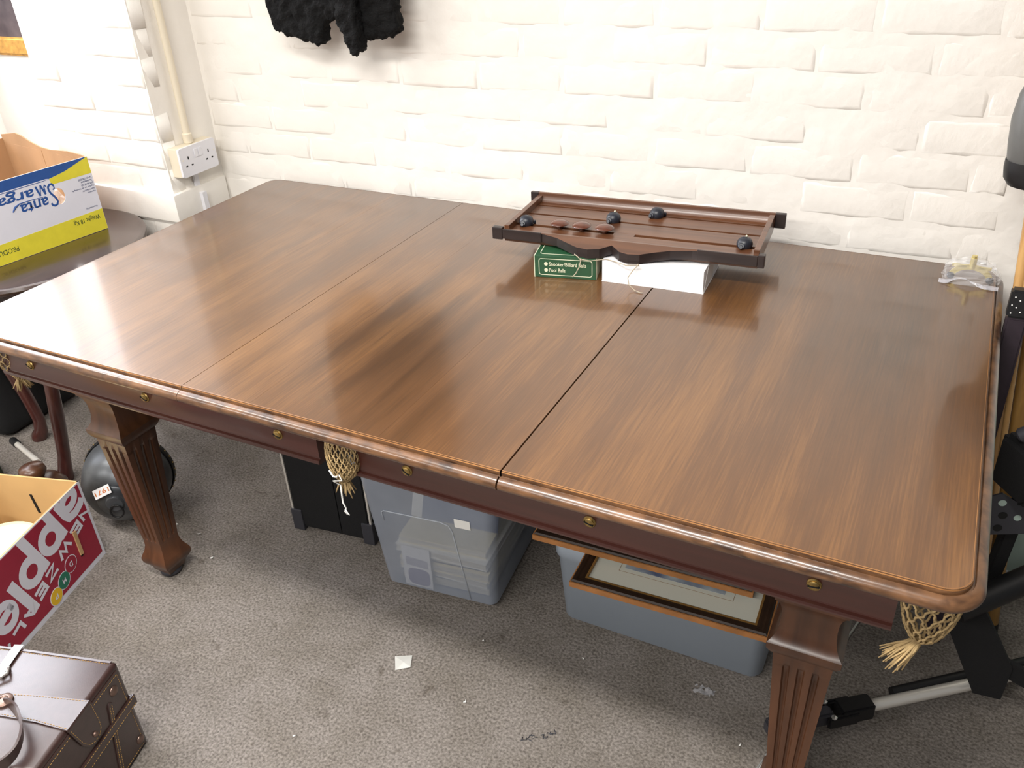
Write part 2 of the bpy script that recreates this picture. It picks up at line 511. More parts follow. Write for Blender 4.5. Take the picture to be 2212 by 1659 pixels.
BP = 0.0786       # brick course
BL = 0.2358       # brick length
def brick_mesh(w, h, seed, d=0.05):
    """a painted brick: front face at y=0 looking to -y, softened uneven edges, lower edge a little proud"""
    rnd = random.Random(seed)
    bm = bmesh.new()
    n = 4
    def rim(inset, y, jit, dz):
        pts = []
        hw, hh = w / 2 - inset, h / 2 - inset
        for i in range(n): pts.append((-hw + 2 * hw * i / n, -hh))
        pts += [(hw, -hh), (hw, hh)]
        for i in range(1, n): pts.append((hw - 2 * hw * i / n, hh))
        pts.append((-hw, hh))
        return [bm.verts.new((x + rnd.uniform(-jit, jit), y + (dz if z > 0 else 0.0), z + rnd.uniform(-jit, jit))) for x, z in pts]
    a = rim(-0.0045, d, 0.0, 0); b = rim(-0.0028, 0.0060, 0.0012, 0); c = rim(0.0010, 0.0013, 0.0022, 0.0010); e = rim(0.0085, 0.0, 0.0026, 0.0012)
    m_ = len(a)
    for p, q in ((a, b), (b, c), (c, e)):
        for i in range(m_):
            bm.faces.new((p[i], p[(i + 1) % m_], q[(i + 1) % m_], q[i]))
    bm.faces.new(e)
    bmesh.ops.triangulate(bm, faces=[f for f in bm.faces if len(f.verts) > 4])
    bmesh.ops.recalc_face_normals(bm, faces=bm.faces[:])
    me = bpy.data.meshes.new('brick'); bm.to_mesh(me); bm.free()
    me.materials.append(M['paint'])
    for p in me.polygons: p.use_smooth = True
    return me
FULL = [brick_mesh(BL - 0.006, BP - 0.006, i) for i in range(7)]
HALF = [brick_mesh(BL / 2 - 0.006, BP - 0.006, 40 + i) for i in range(4)]
def put_brick(me, loc, parent, rz=0.0, sx=1.0):
    o = bpy.data.objects.new('brick', me); col.objects.link(o)
    o.parent = parent; o.location = loc
    o.rotation_euler = (R(random.uniform(-0.15, 0.55)), R(random.uniform(-0.5, 0.5)), rz + R(random.uniform(-0.12, 0.12)))
    o.scale = (sx, 1, 1)
    return o

# ---- back wall with painted bricks
bm = bmesh.new(); box(bm, -0.24, 3.2, 0.0060, 0.14, 0.0, 3.9)
def lumpy(bm, x0, x1, z0, z1, step, y0, amp):
    nx = int((x1 - x0) / step); nz = int((z1 - z0) / step); g_ = []
    for i in range(nx + 1):
        c_ = []
        for k in range(nz + 1):
            x = x0 + (x1 - x0) * i / nx; z = z0 + (z1 - z0) * k / nz
            d_ = 1.4 * mnoise.noise(Vector((x * 9, 3.1, z * 13))) + 0.8 * mnoise.noise(Vector((x * 34, 7.7, z * 40)))
            c_.append(bm.verts.new((x, y0 + amp * d_, z)))
        g_.append(c_)
    for i in range(nx):
        for k in range(nz): bm.faces.new((g_[i][k], g_[i + 1][k], g_[i + 1][k + 1], g_[i][k + 1])).smooth = True
lumpy(bm, -0.24, 2.40, 0.50, 1.55, 0.0105, 0.0010, 0.0013)
wall = struct('wall_back', bm, 'paint', 'white painted brick wall behind the table')
wall.location = (0, 0.030, 0); wall.rotation_euler = (0, 0, 0.01789)
Z0 = 1.084
extra = bmesh.new()
for j in range(-13, 22):
    zc = Z0 + BP * (j + 0.5)
    if zc > 2.8: break
    x = 0.1392 if j % 2 else 0.0152
    x -= BL * 2
    if x + BL < -0.21: x += BL
    while x < 1.93:
        xa, xb = max(x, -0.222), min(x + BL, 1.972)
        w_ = xb - xa
        if w_ > 0.05:
            half = w_ < BL * 0.7
            me = random.choice(HALF if half else FULL)
            sx = w_ / (BL / 2 if half else BL)
            xc = (xa + xb) / 2
            yj = random.uniform(-0.0007, 0.0009)
            if 0.55 < zc < 1.50:
                put_brick(me, (xc, yj, zc + random.uniform(-0.0015, 0.0015)), wall, 0.0, sx)
            else:
                t = bmesh.new(); t.from_mesh(me)
                bmesh.ops.transform(t, matrix=Matrix.Translation((xc, yj, zc)) @ Matrix.Diagonal((sx, 1, 1, 1)), verts=t.verts[:])
                tm = bpy.data.meshes.new('t'); t.to_mesh(tm); t.free(); extra.from_mesh(tm); bpy.data.meshes.remove(tm)
        x += BL
e = obj('brick_courses', extra, 'paint', wall, smooth=True); e['kind'] = 'stuff'

# ---- pier left of the table
PX0, PX1, PY0 = -0.700, -0.225, -0.188
bm = bmesh.new(); box(bm, PX0 + 0.0016, PX1 - 0.0016, PY0 + 0.0016, 0.9, 0.0, 3.9)
pier = struct('wall_left', bm, 'paint', 'white painted brick pier with a shaded side')
for j in range(-12, 6):
    zc = Z0 + BP * (j + 0.5)
    if zc < 0.5: continue
    # front face: two lengths, or half + full + half
    if j % 2: segs = [(PX0, PX0 + 0.2375), (PX0 + 0.2375, PX1)]
    else: segs = [(PX0, PX0 + 0.119), (PX0 + 0.119, PX0 + 0.356), (PX0 + 0.356, PX1)]
    for (a, b) in segs:
        half = (b - a) < 0.15
        jx = random.uniform(-0.0040, -0.0004) if abs(b - PX1) < 1e-6 else 0.0
        put_brick(random.choice(HALF if half else FULL), ((a + b) / 2 + jx, PY0 + random.uniform(-0.002, 0.002), zc), pier, 0, (b - a) / (BL / 2 if half else BL))
    # right-hand face, looking to +x
    segs = [(PY0 + 0.006, 0.03)] if j % 2 == 0 else [(PY0 + 0.006, PY0 + 0.11), (PY0 + 0.11, 0.03)]
    for (a, b) in segs:
        half = (b - a) < 0.15
        put_brick(random.choice(HALF if half else FULL), (PX1 - 0.0022 + random.uniform(-0.0008, 0.0010), (a + b) / 2, zc), pier, PI / 2, (b - a) / (BL / 2 if half else BL))
# projecting band round the foot of the pier
bm = bbox(PX0 - 0.01, PX1 + 0.012, PY0 - 0.014, 0.02, 0.690, 0.776, 0.006)
struct('trim_1', bm, 'paint', 'white painted projecting band low on the pier', smooth=True, auto=40)

# ---- recess behind the pier: far wall, and the left wall with the big window that lights the table end
bm = bmesh.new(); box(bm, -2.75, -0.69, 0.9, 1.05, 0, 3.9)
struct('wall_far', bm, 'paint', 'white wall of the recess behind the pier')
WX, WY0, WY1, WZ0, WZ1 = -2.62, -1.30, 0.80, 1.05, 3.75
bm = bmesh.new()
box(bm, WX - 0.12, WX, -5.5, WY0, 0, 3.9); box(bm, WX - 0.12, WX, WY1, 1.05, 0, 3.9); box(bm, WX - 0.12, WX, WY0, WY1, 0, WZ0); box(bm, WX - 0.12, WX, WY0, WY1, WZ1, 3.9)
struct('wall_window', bm, 'paint', 'white wall at the left with a large window')
bm = bmesh.new()
for (y0, y1, z0, z1) in ((WY0, WY0 + 0.05, WZ0, WZ1), (WY1 - 0.05, WY1, WZ0, WZ1), (WY0 + 0.05, WY1 - 0.05, WZ0, WZ0 + 0.05), (WY0 + 0.05, WY1 - 0.05, WZ1 - 0.05, WZ1)):
    box(bm, WX - 0.03, WX + 0.03, y0, y1, z0, z1)
win = struct('window_1', bm, 'white_plastic', 'large white framed window in the left wall')
M['sky'] = bpy.data.materials.new('daylight_pane'); M['sky'].use_nodes = True
_b = M['sky'].node_tree.nodes['Principled BSDF']
_b.inputs['Base Color'].default_value = (0.8, 0.85, 0.9, 1); _b.inputs['Emission Color'].default_value = (0.9, 0.93, 1, 1); _b.inputs['Emission Strength'].default_value = 3.0
bm = bmesh.new(); box(bm, WX - 0.01, WX, WY0 + 0.05, WY1 - 0.05, WZ0 + 0.05, WZ1 - 0.05)
obj('pane', bm, 'sky', win)

# ---- ceiling tube lamps (the light itself is set at the top)
for i, (tx, ty, tp) in enumerate(TUBES):
    lab = ('long white ceiling tube lamp over the table front', 'long white ceiling tube lamp over the boxes at the left', 'long white ceiling tube lamp behind the camera to the right', 'long white ceiling tube lamp behind the camera to the left')[i]
    t = root('ceiling_lamp', lab, 'lamp', (tx, ty, 3.9), 0, 'ceiling tube lamps')
    bm = bbox(-0.76, 0.76, -0.09, 0.09, -1.475, -1.41, 0.01)
    obj('lamp_body', bm, 'white_plastic', t)
    bm = bmesh.new(); tube(bm, [(-0.6, 0, -1.42), (-0.6, 0, 0)], 0.006); obj('hanger', bm, 'chrome', t)
    bm = bmesh.new(); tube(bm, [(0.6, 0, -1.42), (0.6, 0, 0)], 0.006); obj('hanger', bm, 'chrome', t)

# ================================================================== the dining billiard table
H = 0.79
XA, XB, YA, YB = 0.006, 1.986, -1.053, 0.0      # upper lip of the top
J1, J2 = 0.675, 1.3365
table = root('billiard_table', 'long mahogany billiard table covered with three polished dining leaves', 'table', (1.0, -0.53, 0))
PROF = [(-0.02, 0.7600), (0.006, 0.7600), (0.0125, 0.7622), (0.0172, 0.7665), (0.0186, 0.7715), (0.0172, 0.7765), (0.0130, 0.7808), (0.0080, 0.7834), (0.0046, 0.7836), (0.0032, 0.7808), (0.0012, 0.7812), (0.0010, 0.7880), (-0.0006, 0.7901), (-0.0022, 0.7905)]
def arc(cx, cy, r, a0, a1, n=8):
    return [((cx + r * math.cos(a0 + (a1 - a0) * i / n), cy + r * math.sin(a0 + (a1 - a0) * i / n)), (math.cos(a0 + (a1 - a0) * i / n), math.sin(a0 + (a1 - a0) * i / n))) for i in range(n + 1)]
def side_pts(p, q, nrm, n=2):
    return [((p[0] + (q[0] - p[0]) * i / n, p[1] + (q[1] - p[1]) * i / n), nrm) for i in range(n + 1)]
RC = 0.036
def moulding(path, gap):
    bm = bmesh.new()
    rows = []
    for (p, n) in path:
        rows.append([bm.verts.new((p[0] + n[0] * d, p[1] + n[1] * d, z)) for d, z in PROF])
    for a, b in zip(rows, rows[1:]):
        for i in range(len(PROF) - 1):
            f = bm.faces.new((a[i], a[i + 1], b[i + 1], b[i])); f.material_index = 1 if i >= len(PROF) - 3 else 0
    bm.faces.new(rows[0]); bm.faces.new(rows[-1][::-1])
    return bm
def clip_x(poly, xa, xb):
    def half(pts, xv, keep_gt):
        out = []
        for i in range(len(pts)):
            p, q = pts[i], pts[(i + 1) % len(pts)]
            ip = (p[0] >= xv) if keep_gt else (p[0] <= xv); iq = (q[0] >= xv) if keep_gt else (q[0] <= xv)
            if ip: out.append(p)
            if ip != iq:
                t = (xv - p[0]) / (q[0] - p[0]); out.append((xv, p[1] + (q[1] - p[1]) * t))
        res = []
        for p in out:
            if not res or abs(p[0] - res[-1][0]) + abs(p[1] - res[-1][1]) > 1e-7: res.append(p)
        if len(res) > 1 and abs(res[0][0] - res[-1][0]) + abs(res[0][1] - res[-1][1]) < 1e-7: res.pop()
        return res
    return half(half(poly, xa, True), xb, False)
def leaf(x0, x1, left_end, right_end, joints):
    if left_end:
        p1 = side_pts((x1, YB), (x0 + RC, YB), (0, 1)) + arc(x0 + RC, YB - RC, RC, PI / 2, PI)[1:]
        p1 += side_pts((x0, YB - RC), (x0, YA + RC), (-1, 0))[1:] + arc(x0 + RC, YA + RC, RC, PI, 1.5 * PI)[1:]
        p1 += side_pts((x0 + RC, YA), (x1, YA), (0, -1))[1:]
        paths = [p1]
    elif right_end:
        p1 = side_pts((x0, YA), (x1 - RC, YA), (0, -1)) + arc(x1 - RC, YA + RC, RC, 1.5 * PI, 2 * PI)[1:]
        p1 += side_pts((x1, YA + RC), (x1, YB - RC), (1, 0))[1:] + arc(x1 - RC, YB - RC, RC, 0, PI / 2)[1:]
        p1 += side_pts((x1 - RC, YB), (x0, YB), (0, 1))[1:]
        paths = [p1]
    else:
        paths = [side_pts((x0, YA), (x1, YA), (0, -1)), side_pts((x1, YB), (x0, YB), (0, 1))]
    outline = [p for pa in paths for (p, n) in pa]
    bm = bmesh.new()
    prism(bm, outline, 0.0040, Matrix.Translation((0, 0, 0.7590)))
    lf = obj('table_leaf', bm, 'rail', table, world=True)
    xs = [x0 - 0.01] + joints + [x1 + 0.01]
    for xa, xb in zip(xs, xs[1:]):
        ga = 0.00012 if xa > x0 else 0; gb = 0.00012 if xb < x1 else 0
        bm = bmesh.new(); prism(bm, clip_x(outline, xa + ga, xb - gb), 0.0272, Matrix.Translation((0, 0, 0.7631)))
        bo = obj('board', bm, 'leaf', None); bo.data.transform(basis(table).inverted()); bo.parent = lf
    for pa in paths:
        b2 = moulding(pa, 0)
        o = obj('edge_moulding', b2, 'nose', None, smooth=True, auto=38)
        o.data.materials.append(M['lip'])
        o.data.transform(basis(table).inverted())
        o.parent = lf
    return lf
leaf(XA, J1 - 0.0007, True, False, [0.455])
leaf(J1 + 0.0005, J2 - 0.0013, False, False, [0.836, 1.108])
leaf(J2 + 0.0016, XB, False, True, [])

# frame under the leaves: two rails on each long side with the pocket gap between, one on each end
def rail(pts_along, length, mx, name='side_rail'):
    """profile swept along local X for 'length'; local -Y is outwards"""
    prof = [(0.05, 0.676), (0.0, 0.676), (-0.0035, 0.678), (-0.0045, 0.682), (-0.0030, 0.6855), (0.0012, 0.6875), (0.0020, 0.690), (0.0, 0.6915),
            (0.0, 0.7345), (-0.0015, 0.737), (-0.0015, 0.7415), (0.004, 0.7440), (0.008, 0.7475), (0.010, 0.7520), (0.010, 0.7595), (0.05, 0.7595)]
    bm = bmesh.new()
    a = [bm.verts.new(mx @ Vector((0, y, z))) for y, z in prof]
    b = [bm.verts.new(mx @ Vector((length, y, z))) for y, z in prof]
    n = len(prof)
    for i in range(n):
        bm.faces.new((a[i], b[i], b[(i + 1) % n], a[(i + 1) % n]))
    bm.faces.new(a[::-1]); bm.faces.new(b)
    return obj(name, bm, 'rail', table, smooth=True, auto=35, world=True)
FY = -1.030
rails = [rail(None, 0.862, Matrix.Translation((0.092, FY, 0))), rail(None, 0.876, Matrix.Translation((1.033, FY, 0)))]
rail(None, 0.862, Matrix.Translation((0.954, -0.023, 0)) @ Matrix.Rotation(PI, 4, 'Z')); rail(None, 0.876, Matrix.Translation((1.909, -0.023, 0)) @ Matrix.Rotation(PI, 4, 'Z'))
rail(None, 0.82, Matrix.Translation((1.963, -0.936, 0)) @ Matrix.Rotation(PI / 2, 4, 'Z'), 'end_rail')
rail(None, 0.82, Matrix.Translation((0.029, -0.116, 0)) @ Matrix.Rotation(-PI / 2, 4, 'Z'), 'end_rail')
# slate bed and baize behind the rails
bm = bbox(0.10, 1.90, -0.965, -0.088, 0.700, 0.7585, 0.004)
bed = obj('slate_bed', bm, 'green_baize', table, world=True)
for (x0, x1, y0, y1) in ((0.085, 0.125, -0.985, -0.07), (1.872, 1.910, -0.985, -0.07)):
    obj('bed_bearer', bbox(x0, x1, y0, y1, 0.66, 0.700, 0.003), 'green_baize', table, world=True)
obj('bed_bearer', bbox(0.955, 1.032, -0.975, -0.08, 0.672, 0.700, 0.003), 'legwood', table, world=True)
# slotted brass screws on the front rails
for i, sx in enumerate((0.194, 0.532, 0.866, 1.143, 1.473, 1.804)):
    a = random.uniform(0.9, 1.9)
    mx = Matrix.Translation((sx, FY, 0.7185)) @ Matrix.Rotation(PI / 2, 4, 'X')
    bm = bmesh.new()
    lathe(bm, [(0.0105, -0.004), (0.0105, 0.001), (0.0092, 0.0028), (0.0085, 0.0028)], 18, mx)
    sc = obj('rail_screw', bm, 'brass', table, smooth=True, auto=30, world=True)
    b2 = bmesh.new()
    lathe(b2, [(0.0080, 0.0020), (0.0080, 0.0040), (0.0060, 0.0054), (0.003, 0.0060)], 16, mx)
    o = obj('screw_head', b2, 'brass', None, smooth=True, auto=40); o.data.transform(basis(table).inverted()); o.parent = sc
    b3 = bmesh.new(); box(b3, -0.0012, 0.0012, -0.0080, 0.0080, 0.0040, 0.0063, mx @ Matrix.Rotation(a, 4, 'Z'))
    o = obj('slot', b3, 'hole', None); o.data.transform(basis(table).inverted()); o.parent = sc

# legs: square, fluted, tapering
def square_ring(bm, hw, z, flute, n_g=3):
    """one cross-section; flute = groove depth"""
    pts = []
    ts = []
    g_half = 0.135
    t = -1.0
    for c in (-0.52, 0.0, 0.52):
        for q in (-1.0, -0.62, 0.0, 0.62, 1.0):
            ts.append((c + q * g_half, (1 - q * q) ** 0.5 if abs(q) < 1 else 0.0))
    side = [(-1.0, 0.0)] + ts
    for k in range(4):
        a = k * PI / 2
        ca, sa = math.cos(a), math.sin(a)
        for (t, g) in side:
            x, y = t * hw, -hw + g * flute
            pts.append(bm.verts.new((x * ca - y * sa, x * sa + y * ca, z)))
    return pts
def leg_mesh():
    bm = bmesh.new()
    S = [(0.026, 0.018, 0), (0.031, 0.034, 0), (0.040, 0.046, 0), (0.0435, 0.056, 0), (0.0440, 0.066, 0), (0.0405, 0.075, 0), (0.0345, 0.088, 0), (0.0305, 0.104, 0), (0.0298, 0.122, 0),
         (0.0302, 0.126, 0), (0.0305, 0.130, 0.0035), (0.0310, 0.137, 0.0055), (0.0445, 0.400, 0.0075), (0.0455, 0.418, 0.0060), (0.0460, 0.425, 0.0035), (0.0463, 0.430, 0),
         (0.0475, 0.452, 0), (0.0500, 0.4525, 0), (0.0520, 0.455, 0), (0.0585, 0.468, 0), (0.0590, 0.480, 0), (0.0545, 0.484, 0), (0.0475, 0.495, 0), (0.0440, 0.510, 0), (0.0430, 0.528, 0), (0.0440, 0.546, 0), (0.0475, 0.560, 0),
         (0.0540, 0.572, 0), (0.0560, 0.573, 0), (0.0565, 0.592, 0), (0.0610, 0.600, 0), (0.0625, 0.604, 0), (0.0625, 0.679, 0)]
    rows = [square_ring(bm, hw, z, f) for hw, z, f in S]
    n = len(rows[0])
    for a, b in zip(rows, rows[1:]):
        for i in range(n):
            bm.faces.new((a[i], a[(i + 1) % n], b[(i + 1) % n], b[i]))
    bm.faces.new(rows[0][::-1]); bm.faces.new(rows[-1])
    bmesh.ops.recalc_face_normals(bm, faces=bm.faces[:])
    me = bpy.data.meshes.new('leg'); bm.to_mesh(me); bm.free()
    me.materials.append(M['legwood'])
    for p in me.polygons: p.use_smooth = True
    me.set_sharp_from_angle(angle=R(32))
    return me
legme = leg_mesh()
LEGX, LEGYF, LEGYB = (0.200, 1.800), -0.872, -0.190
cbm = bmesh.new(); lathe(cbm, [(0.020, 0.0), (0.0265, 0.004), (0.0285, 0.010), (0.0265, 0.016), (0.021, 0.020)], 24)
cme = bpy.data.meshes.new('castor'); bmesh.ops.recalc_face_normals(cbm, faces=cbm.faces[:]); cbm.to_mesh(cme); cbm.free(); cme.materials.append(M['darkgrey'])
for p in cme.polygons: p.use_smooth = True
for lx in LEGX:
    for ly in (LEGYF, LEGYB):
        o = bpy.data.objects.new('leg', legme); col.objects.link(o); o.parent = table
        o.location = (lx - 1.0, ly + 0.53, 0)
        c = bpy.data.objects.new('castor', cme); col.objects.link(c); c.parent = o

# pocket nets: knotted cord hanging from the pocket openings, a frayed tuft below
def net(loc, levels, n, cord, tuft_len, lean=(0, 0), tuft_n=26, white_end=False, seed=1, tw=1.0):
    rnd = random.Random(seed)
    bm = bmesh.new()
    def pt(a, lv):
        lv = max(0, min(len(levels) - 1, lv)); i = min(int(lv), len(levels) - 2); f = lv - i
        r0, z0, ox0, oy0 = levels[i]; r1, z1, ox1, oy1 = levels[i + 1]
        r = r0 + (r1 - r0) * f
        return Vector((loc[0] + ox0 + (ox1 - ox0) * f + r * math.cos(a), loc[1] + oy0 + (oy1 - oy0) * f + r * 0.8 * math.sin(a), loc[2] + z0 + (z1 - z0) * f))
    m_ = len(levels) - 1
    steps = 30
    for s in (1, -1):
        for k in range(n):
            a0 = 2 * PI * k / n
            ln = []
            for i in range(steps + 1):
                lv = m_ * i / steps
                sag = 0.10 * math.sin(lv * 6.28 * 2 * tw)
                ln.append(pt(a0 + s * (lv * tw * 2 * PI / n + sag * 2 * PI / n), lv) + Vector((rnd.uniform(-.0004, .0004), rnd.uniform(-.0004, .0004), 0)))
            tube(bm, ln, cord, 5, cap=False)
    # knots where the cords cross
    o = obj('pocket_net', bm, 'rope', table, smooth=True, world=True)
    end = levels[-1]
    b2 = bmesh.new()
    ex, ey, ez = loc[0] + end[2], loc[1] + end[3], loc[2] + end[1]
    for k in range(tuft_n):
        a = rnd.uniform(0, 2 * PI); q = rnd.uniform(0, 1) ** 0.5
        p0 = Vector((ex + 0.004 * q * math.cos(a), ey + 0.004 * q * math.sin(a), ez + 0.004))
        sp = 0.016 * q
        L_ = tuft_len * rnd.uniform(0.6, 1.0)
        p1 = p0 + Vector((sp * 0.6 * math.cos(a) + lean[0] * 0.5, sp * 0.6 * math.sin(a) + lean[1] * 0.5, -L_ * 0.5))
        p2 = p0 + Vector((sp * math.cos(a) + lean[0] + rnd.uniform(-.004, .004), sp * math.sin(a) + lean[1] + rnd.uniform(-.004, .004), -L_))
        tube(b2, [p0, (p0 + p1) / 2 + Vector((rnd.uniform(-.002, .002), rnd.uniform(-.002, .002), 0)), p1, p2], [0.0018, 0.0022, 0.0018, 0.0009], 5)
    t = obj('tuft', b2, 'rope', None, smooth=True); t.data.transform(basis(table).inverted()); t.parent = o
    return o, (ex, ey, ez)
n1, e1 = net((1.010, -1.030, 0.757), [(0.026, 0.0, 0, 0), (0.030, -0.020, 0, 0), (0.032, -0.040, 0.001, -0.002), (0.030, -0.060, 0.002, -0.003), (0.024, -0.078, 0.0, -0.003), (0.010, -0.096, -0.004, -0.003)], 18, 0.0015, 0.040, (0.0, 0.0), 20, seed=3)
bm = bmesh.new()
tube(bm, [(0.992, -1.052, 0.690), (1.002, -1.056, 0.682), (1.010, -1.056, 0.683), (1.013, -1.054, 0.690), (1.018, -1.053, 0.676), (0.997, -1.052, 0.668), (1.008, -1.048, 0.660), (1.005, -1.046, 0.640), (1.004, -1.046, 0.618), (1.009, -1.046, 0.606), (1.005, -1.046, 0.598), (1.010, -1.046, 0.592)], 0.0016, 6)
tube(bm, [(1.006, -1.046, 0.604), (1.012, -1.048, 0.598), (1.016, -1.048, 0.594)], 0.0012, 5)
o = obj('tie_string', bm, 'paper', None, smooth=True); o.data.transform(basis(table).inverted()); o.parent = n1
n2, e2 = net((1.948, -1.016, 0.757), [(0.034, 0.0, 0, 0), (0.037, -0.018, 0, 0), (0.035, -0.036, 0, 0), (0.031, -0.054, 0, 0), (0.026, -0.070, 0, 0), (0.018, -0.086, 0.0, 0), (0.006, -0.098, -0.002, 0)], 10, 0.0017, 0.052, (-0.026, -0.01), 40, seed=5, tw=0.55)
n3, e3 = net((0.098, -1.010, 0.735), [(0.034, 0.0, 0, 0), (0.034, -0.024, 0, 0), (0.028, -0.048, 0, 0), (0.016, -0.068, 0.004, 0), (0.009, -0.080, 0.006, 0)], 9, 0.0015, 0.035, (0.002, 0), 26, seed=8)

# ================================================================== things on the table
# ---- green ball box
M['green_card'] = mat('green_card', (38, 80, 52), 0.35, noise=0.08, nscale=30)
M['cream_print'] = mat('cream_print', (224, 224, 196), 0.6)
def card_box(rt, w, d, h, mt, bev=0.0012):
    return obj('carton', bbox(0, w, 0, d, 0, h, bev), mt, rt)
g = root('ball_box', 'small green card box printed with white lettering under the scoring board', 'box', (1.074, -0.380, H + 0.0004), 0.215)
GW, GD, GH = 0.138, 0.150, 0.0505
card_box(g, GW, GD, GH, 'green_card')
bm = bbox(GW - 0.0012, GW + 0.0006, 0.001, GD - 0.001, 0.0006, GH - 0.0006)
obj('end_flap', bm, 'cream_print', g)
bm = bbox(-0.0006, 0.0010, 0.0, GD, 0.0, GH); obj('edge_strip', bm, 'cream_print', g)
F1 = frame((0, -0.00005, 0), (1, 0, 0), (0, 0, 1))
bm = bmesh.new()
ring_prism(bm, rrect(0.010, 0.006, 0.130, 0.0450, 0.006), rrect(0.0114, 0.0074, 0.1286, 0.0436, 0.0048), 0.0004, F1)
obj('border_line', bm, 'cream_print', g)
F2 = frame((0, 0, GH + 0.00005), (1, 0, 0), (0, 1, 0))
bm = bmesh.new()
ring_prism(bm, rrect(0.010, 0.012, 0.130, 0.138, 0.010), rrect(0.0114, 0.0134, 0.1286, 0.1366, 0.0088), 0.0004, F2)
obj('border_line', bm, 'cream_print', g)
for zz in (0.0325, 0.0178):
    bm = bmesh.new(); prism(bm, circle(0.0265, zz, 0.0042), 0.0005, F1); obj('printed_dot', bm, 'cream_print', g)
obj('lettering', text_bm('Snooker/Billiard Balls', 0.0335, 0.0285, 0.1165, 0.0375, F1, 0.0005, 0.012), 'cream_print', g)
obj('lettering', text_bm('Pool Balls', 0.0335, 0.0140, 0.0700, 0.0228, F1, 0.0005, 0.012), 'cream_print', g)

# ---- plain white box
w = root('white_box', 'plain white card box with an open end under the scoring board', 'box', (1.222, -0.3485, H + 0.0004), 0.055)
card_box(w, 0.222, 0.150, 0.0500, 'white_card', 0.0015)
bm = bmesh.new()
prism(bm, [(0.004, 0.001), (0.090, 0.001), (0.090, 0.046), (0.038, 0.046)], 0.0008, frame((0.2222, 0, 0), (0, 1, 0), (0, 0, 1)))
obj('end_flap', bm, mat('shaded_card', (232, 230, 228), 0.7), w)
bm = bmesh.new(); box(bm, 0.0, 0.2235, -0.0012, 0.149, 0.0, 0.0018)
obj('bottom_flap', bm, 'white_card', w)

# ---- scoring board lying on the two boxes
M['board'] = wood('scoreboard_wood', (112, 72, 46), (66, 38, 24), 0.34, (4, 60, 60), coat=0.3, coat_rough=0.2)
M['ebony'] = wood('ebonised_wood', (50, 38, 36), (24, 19, 20), 0.4, (5, 60, 60), coat=0.2, coat_rough=0.25)
M['slot'] = mat('slot_black', (24, 17, 14), 0.7)
sb = root('scoring_board', 'dark wooden billiard scoring board with sliding pointers lying flat on two boxes', 'scoreboard', (1.25, -0.20, 0.8415), 0.07)
# panel boards between the slots (local z=0 is the underside)
PZ0, PZ1 = 0.0005, 0.0225
ys = [-0.106, -0.0525, -0.0475, 0.0195, 0.0240, 0.0805, 0.0850, 0.112]
for (y0, y1) in ((-0.106, -0.0565), (-0.0440, 0.0175), (0.0258, 0.0787), (0.0870, 0.112)):
    obj('panel_board', bbox(-0.284, 0.284, y0, y1, PZ0, PZ1, 0.0008), 'board', sb)
obj('slot_bed', bbox(-0.283, 0.283, -0.104, 0.110, PZ0 + 0.0005, 0.0150), 'slot', sb)
obj('slot_bridge', bbox(-0.042, 0.006, -0.0567, -0.0438, 0.010, PZ1 - 0.0002), 'board', sb)
# back rail with dark ears
bm = bmesh.new()
pr = [(0.122, 0.010), (0.122, 0.0425), (0.1175, 0.0435), (0.1135, 0.0425), (0.1125, 0.0370), (0.1105, 0.030), (0.106, 0.0245), (0.104, 0.0222), (0.112, 0.010)]
a = [bm.verts.new((-0.285, y, z)) for y, z in pr]; b = [bm.verts.new((0.285, y, z)) for y, z in pr]
for i in range(len(pr)): bm.faces.new((a[i], b[i], b[(i + 1) % len(pr)], a[(i + 1) % len(pr)]))
bm.faces.new(a); bm.faces.new(b[::-1])
obj('back_rail', bm, 'board', sb, smooth=True, auto=40)
for (x0, x1) in ((-0.305, -0.2845), (0.2845, 0.3085)):
    obj('rail_end', bbox(x0, x1, 0.1115, 0.1225, 0.009, 0.0436, 0.0018), 'ebony', sb)
# carved front rail: board with a wavy front outline, dark on the edge
OUT = [(-0.2845, -0.116), (-0.235, -0.116), (-0.186, -0.117), (-0.150, -0.125), (-0.120, -0.139), (-0.095, -0.150), (-0.070, -0.153), (-0.045, -0.147), (-0.030, -0.136), (-0.022, -0.130),
       (-0.014, -0.137), (0.000, -0.149), (0.020, -0.154), (0.045, -0.151), (0.075, -0.138), (0.105, -0.127), (0.150, -0.119), (0.2845, -0.116)]
bm = bmesh.new()
top_in = [bm.verts.new((x, -0.104, 0.0300)) for x, y in OUT]
top_md = [bm.verts.new((x, -0.1125, 0.0310)) for x, y in OUT]
top_out = [bm.verts.new((x, y + 0.0015, 0.0300 - 0.25 * (-0.116 - y))) for x, y in OUT]
bot_out = [bm.verts.new((x, y + 0.002, 0.0105 - 0.30 * (-0.116 - y))) for x, y in OUT]
bot_in = [bm.verts.new((x, -0.104, 0.0105)) for x, y in OUT]
edge_faces = []
for r0, r1, dark in ((top_in, top_md, 0), (top_md, top_out, 0), (top_out, bot_out, 1), (bot_out, bot_in, 1), (bot_in, top_in, 0)):
    for i in range(len(OUT) - 1):
        f = bm.faces.new((r0[i], r0[i + 1], r1[i + 1], r1[i])); f.material_index = dark
for e_ in (0, -1):
    bm.faces.new((top_in[e_], top_md[e_], top_out[e_], bot_out[e_], bot_in[e_]))
fr = obj('front_rail', bm, 'board', sb)
fr.data.materials.append(M['ebony'])
for (x0, x1) in ((-0.309, -0.2843), (0.2843, 0.2985)):
    obj('rail_end', bbox(x0, x1, -0.1195, -0.1045, 0.0075, 0.0355, 0.0018), 'ebony', sb)
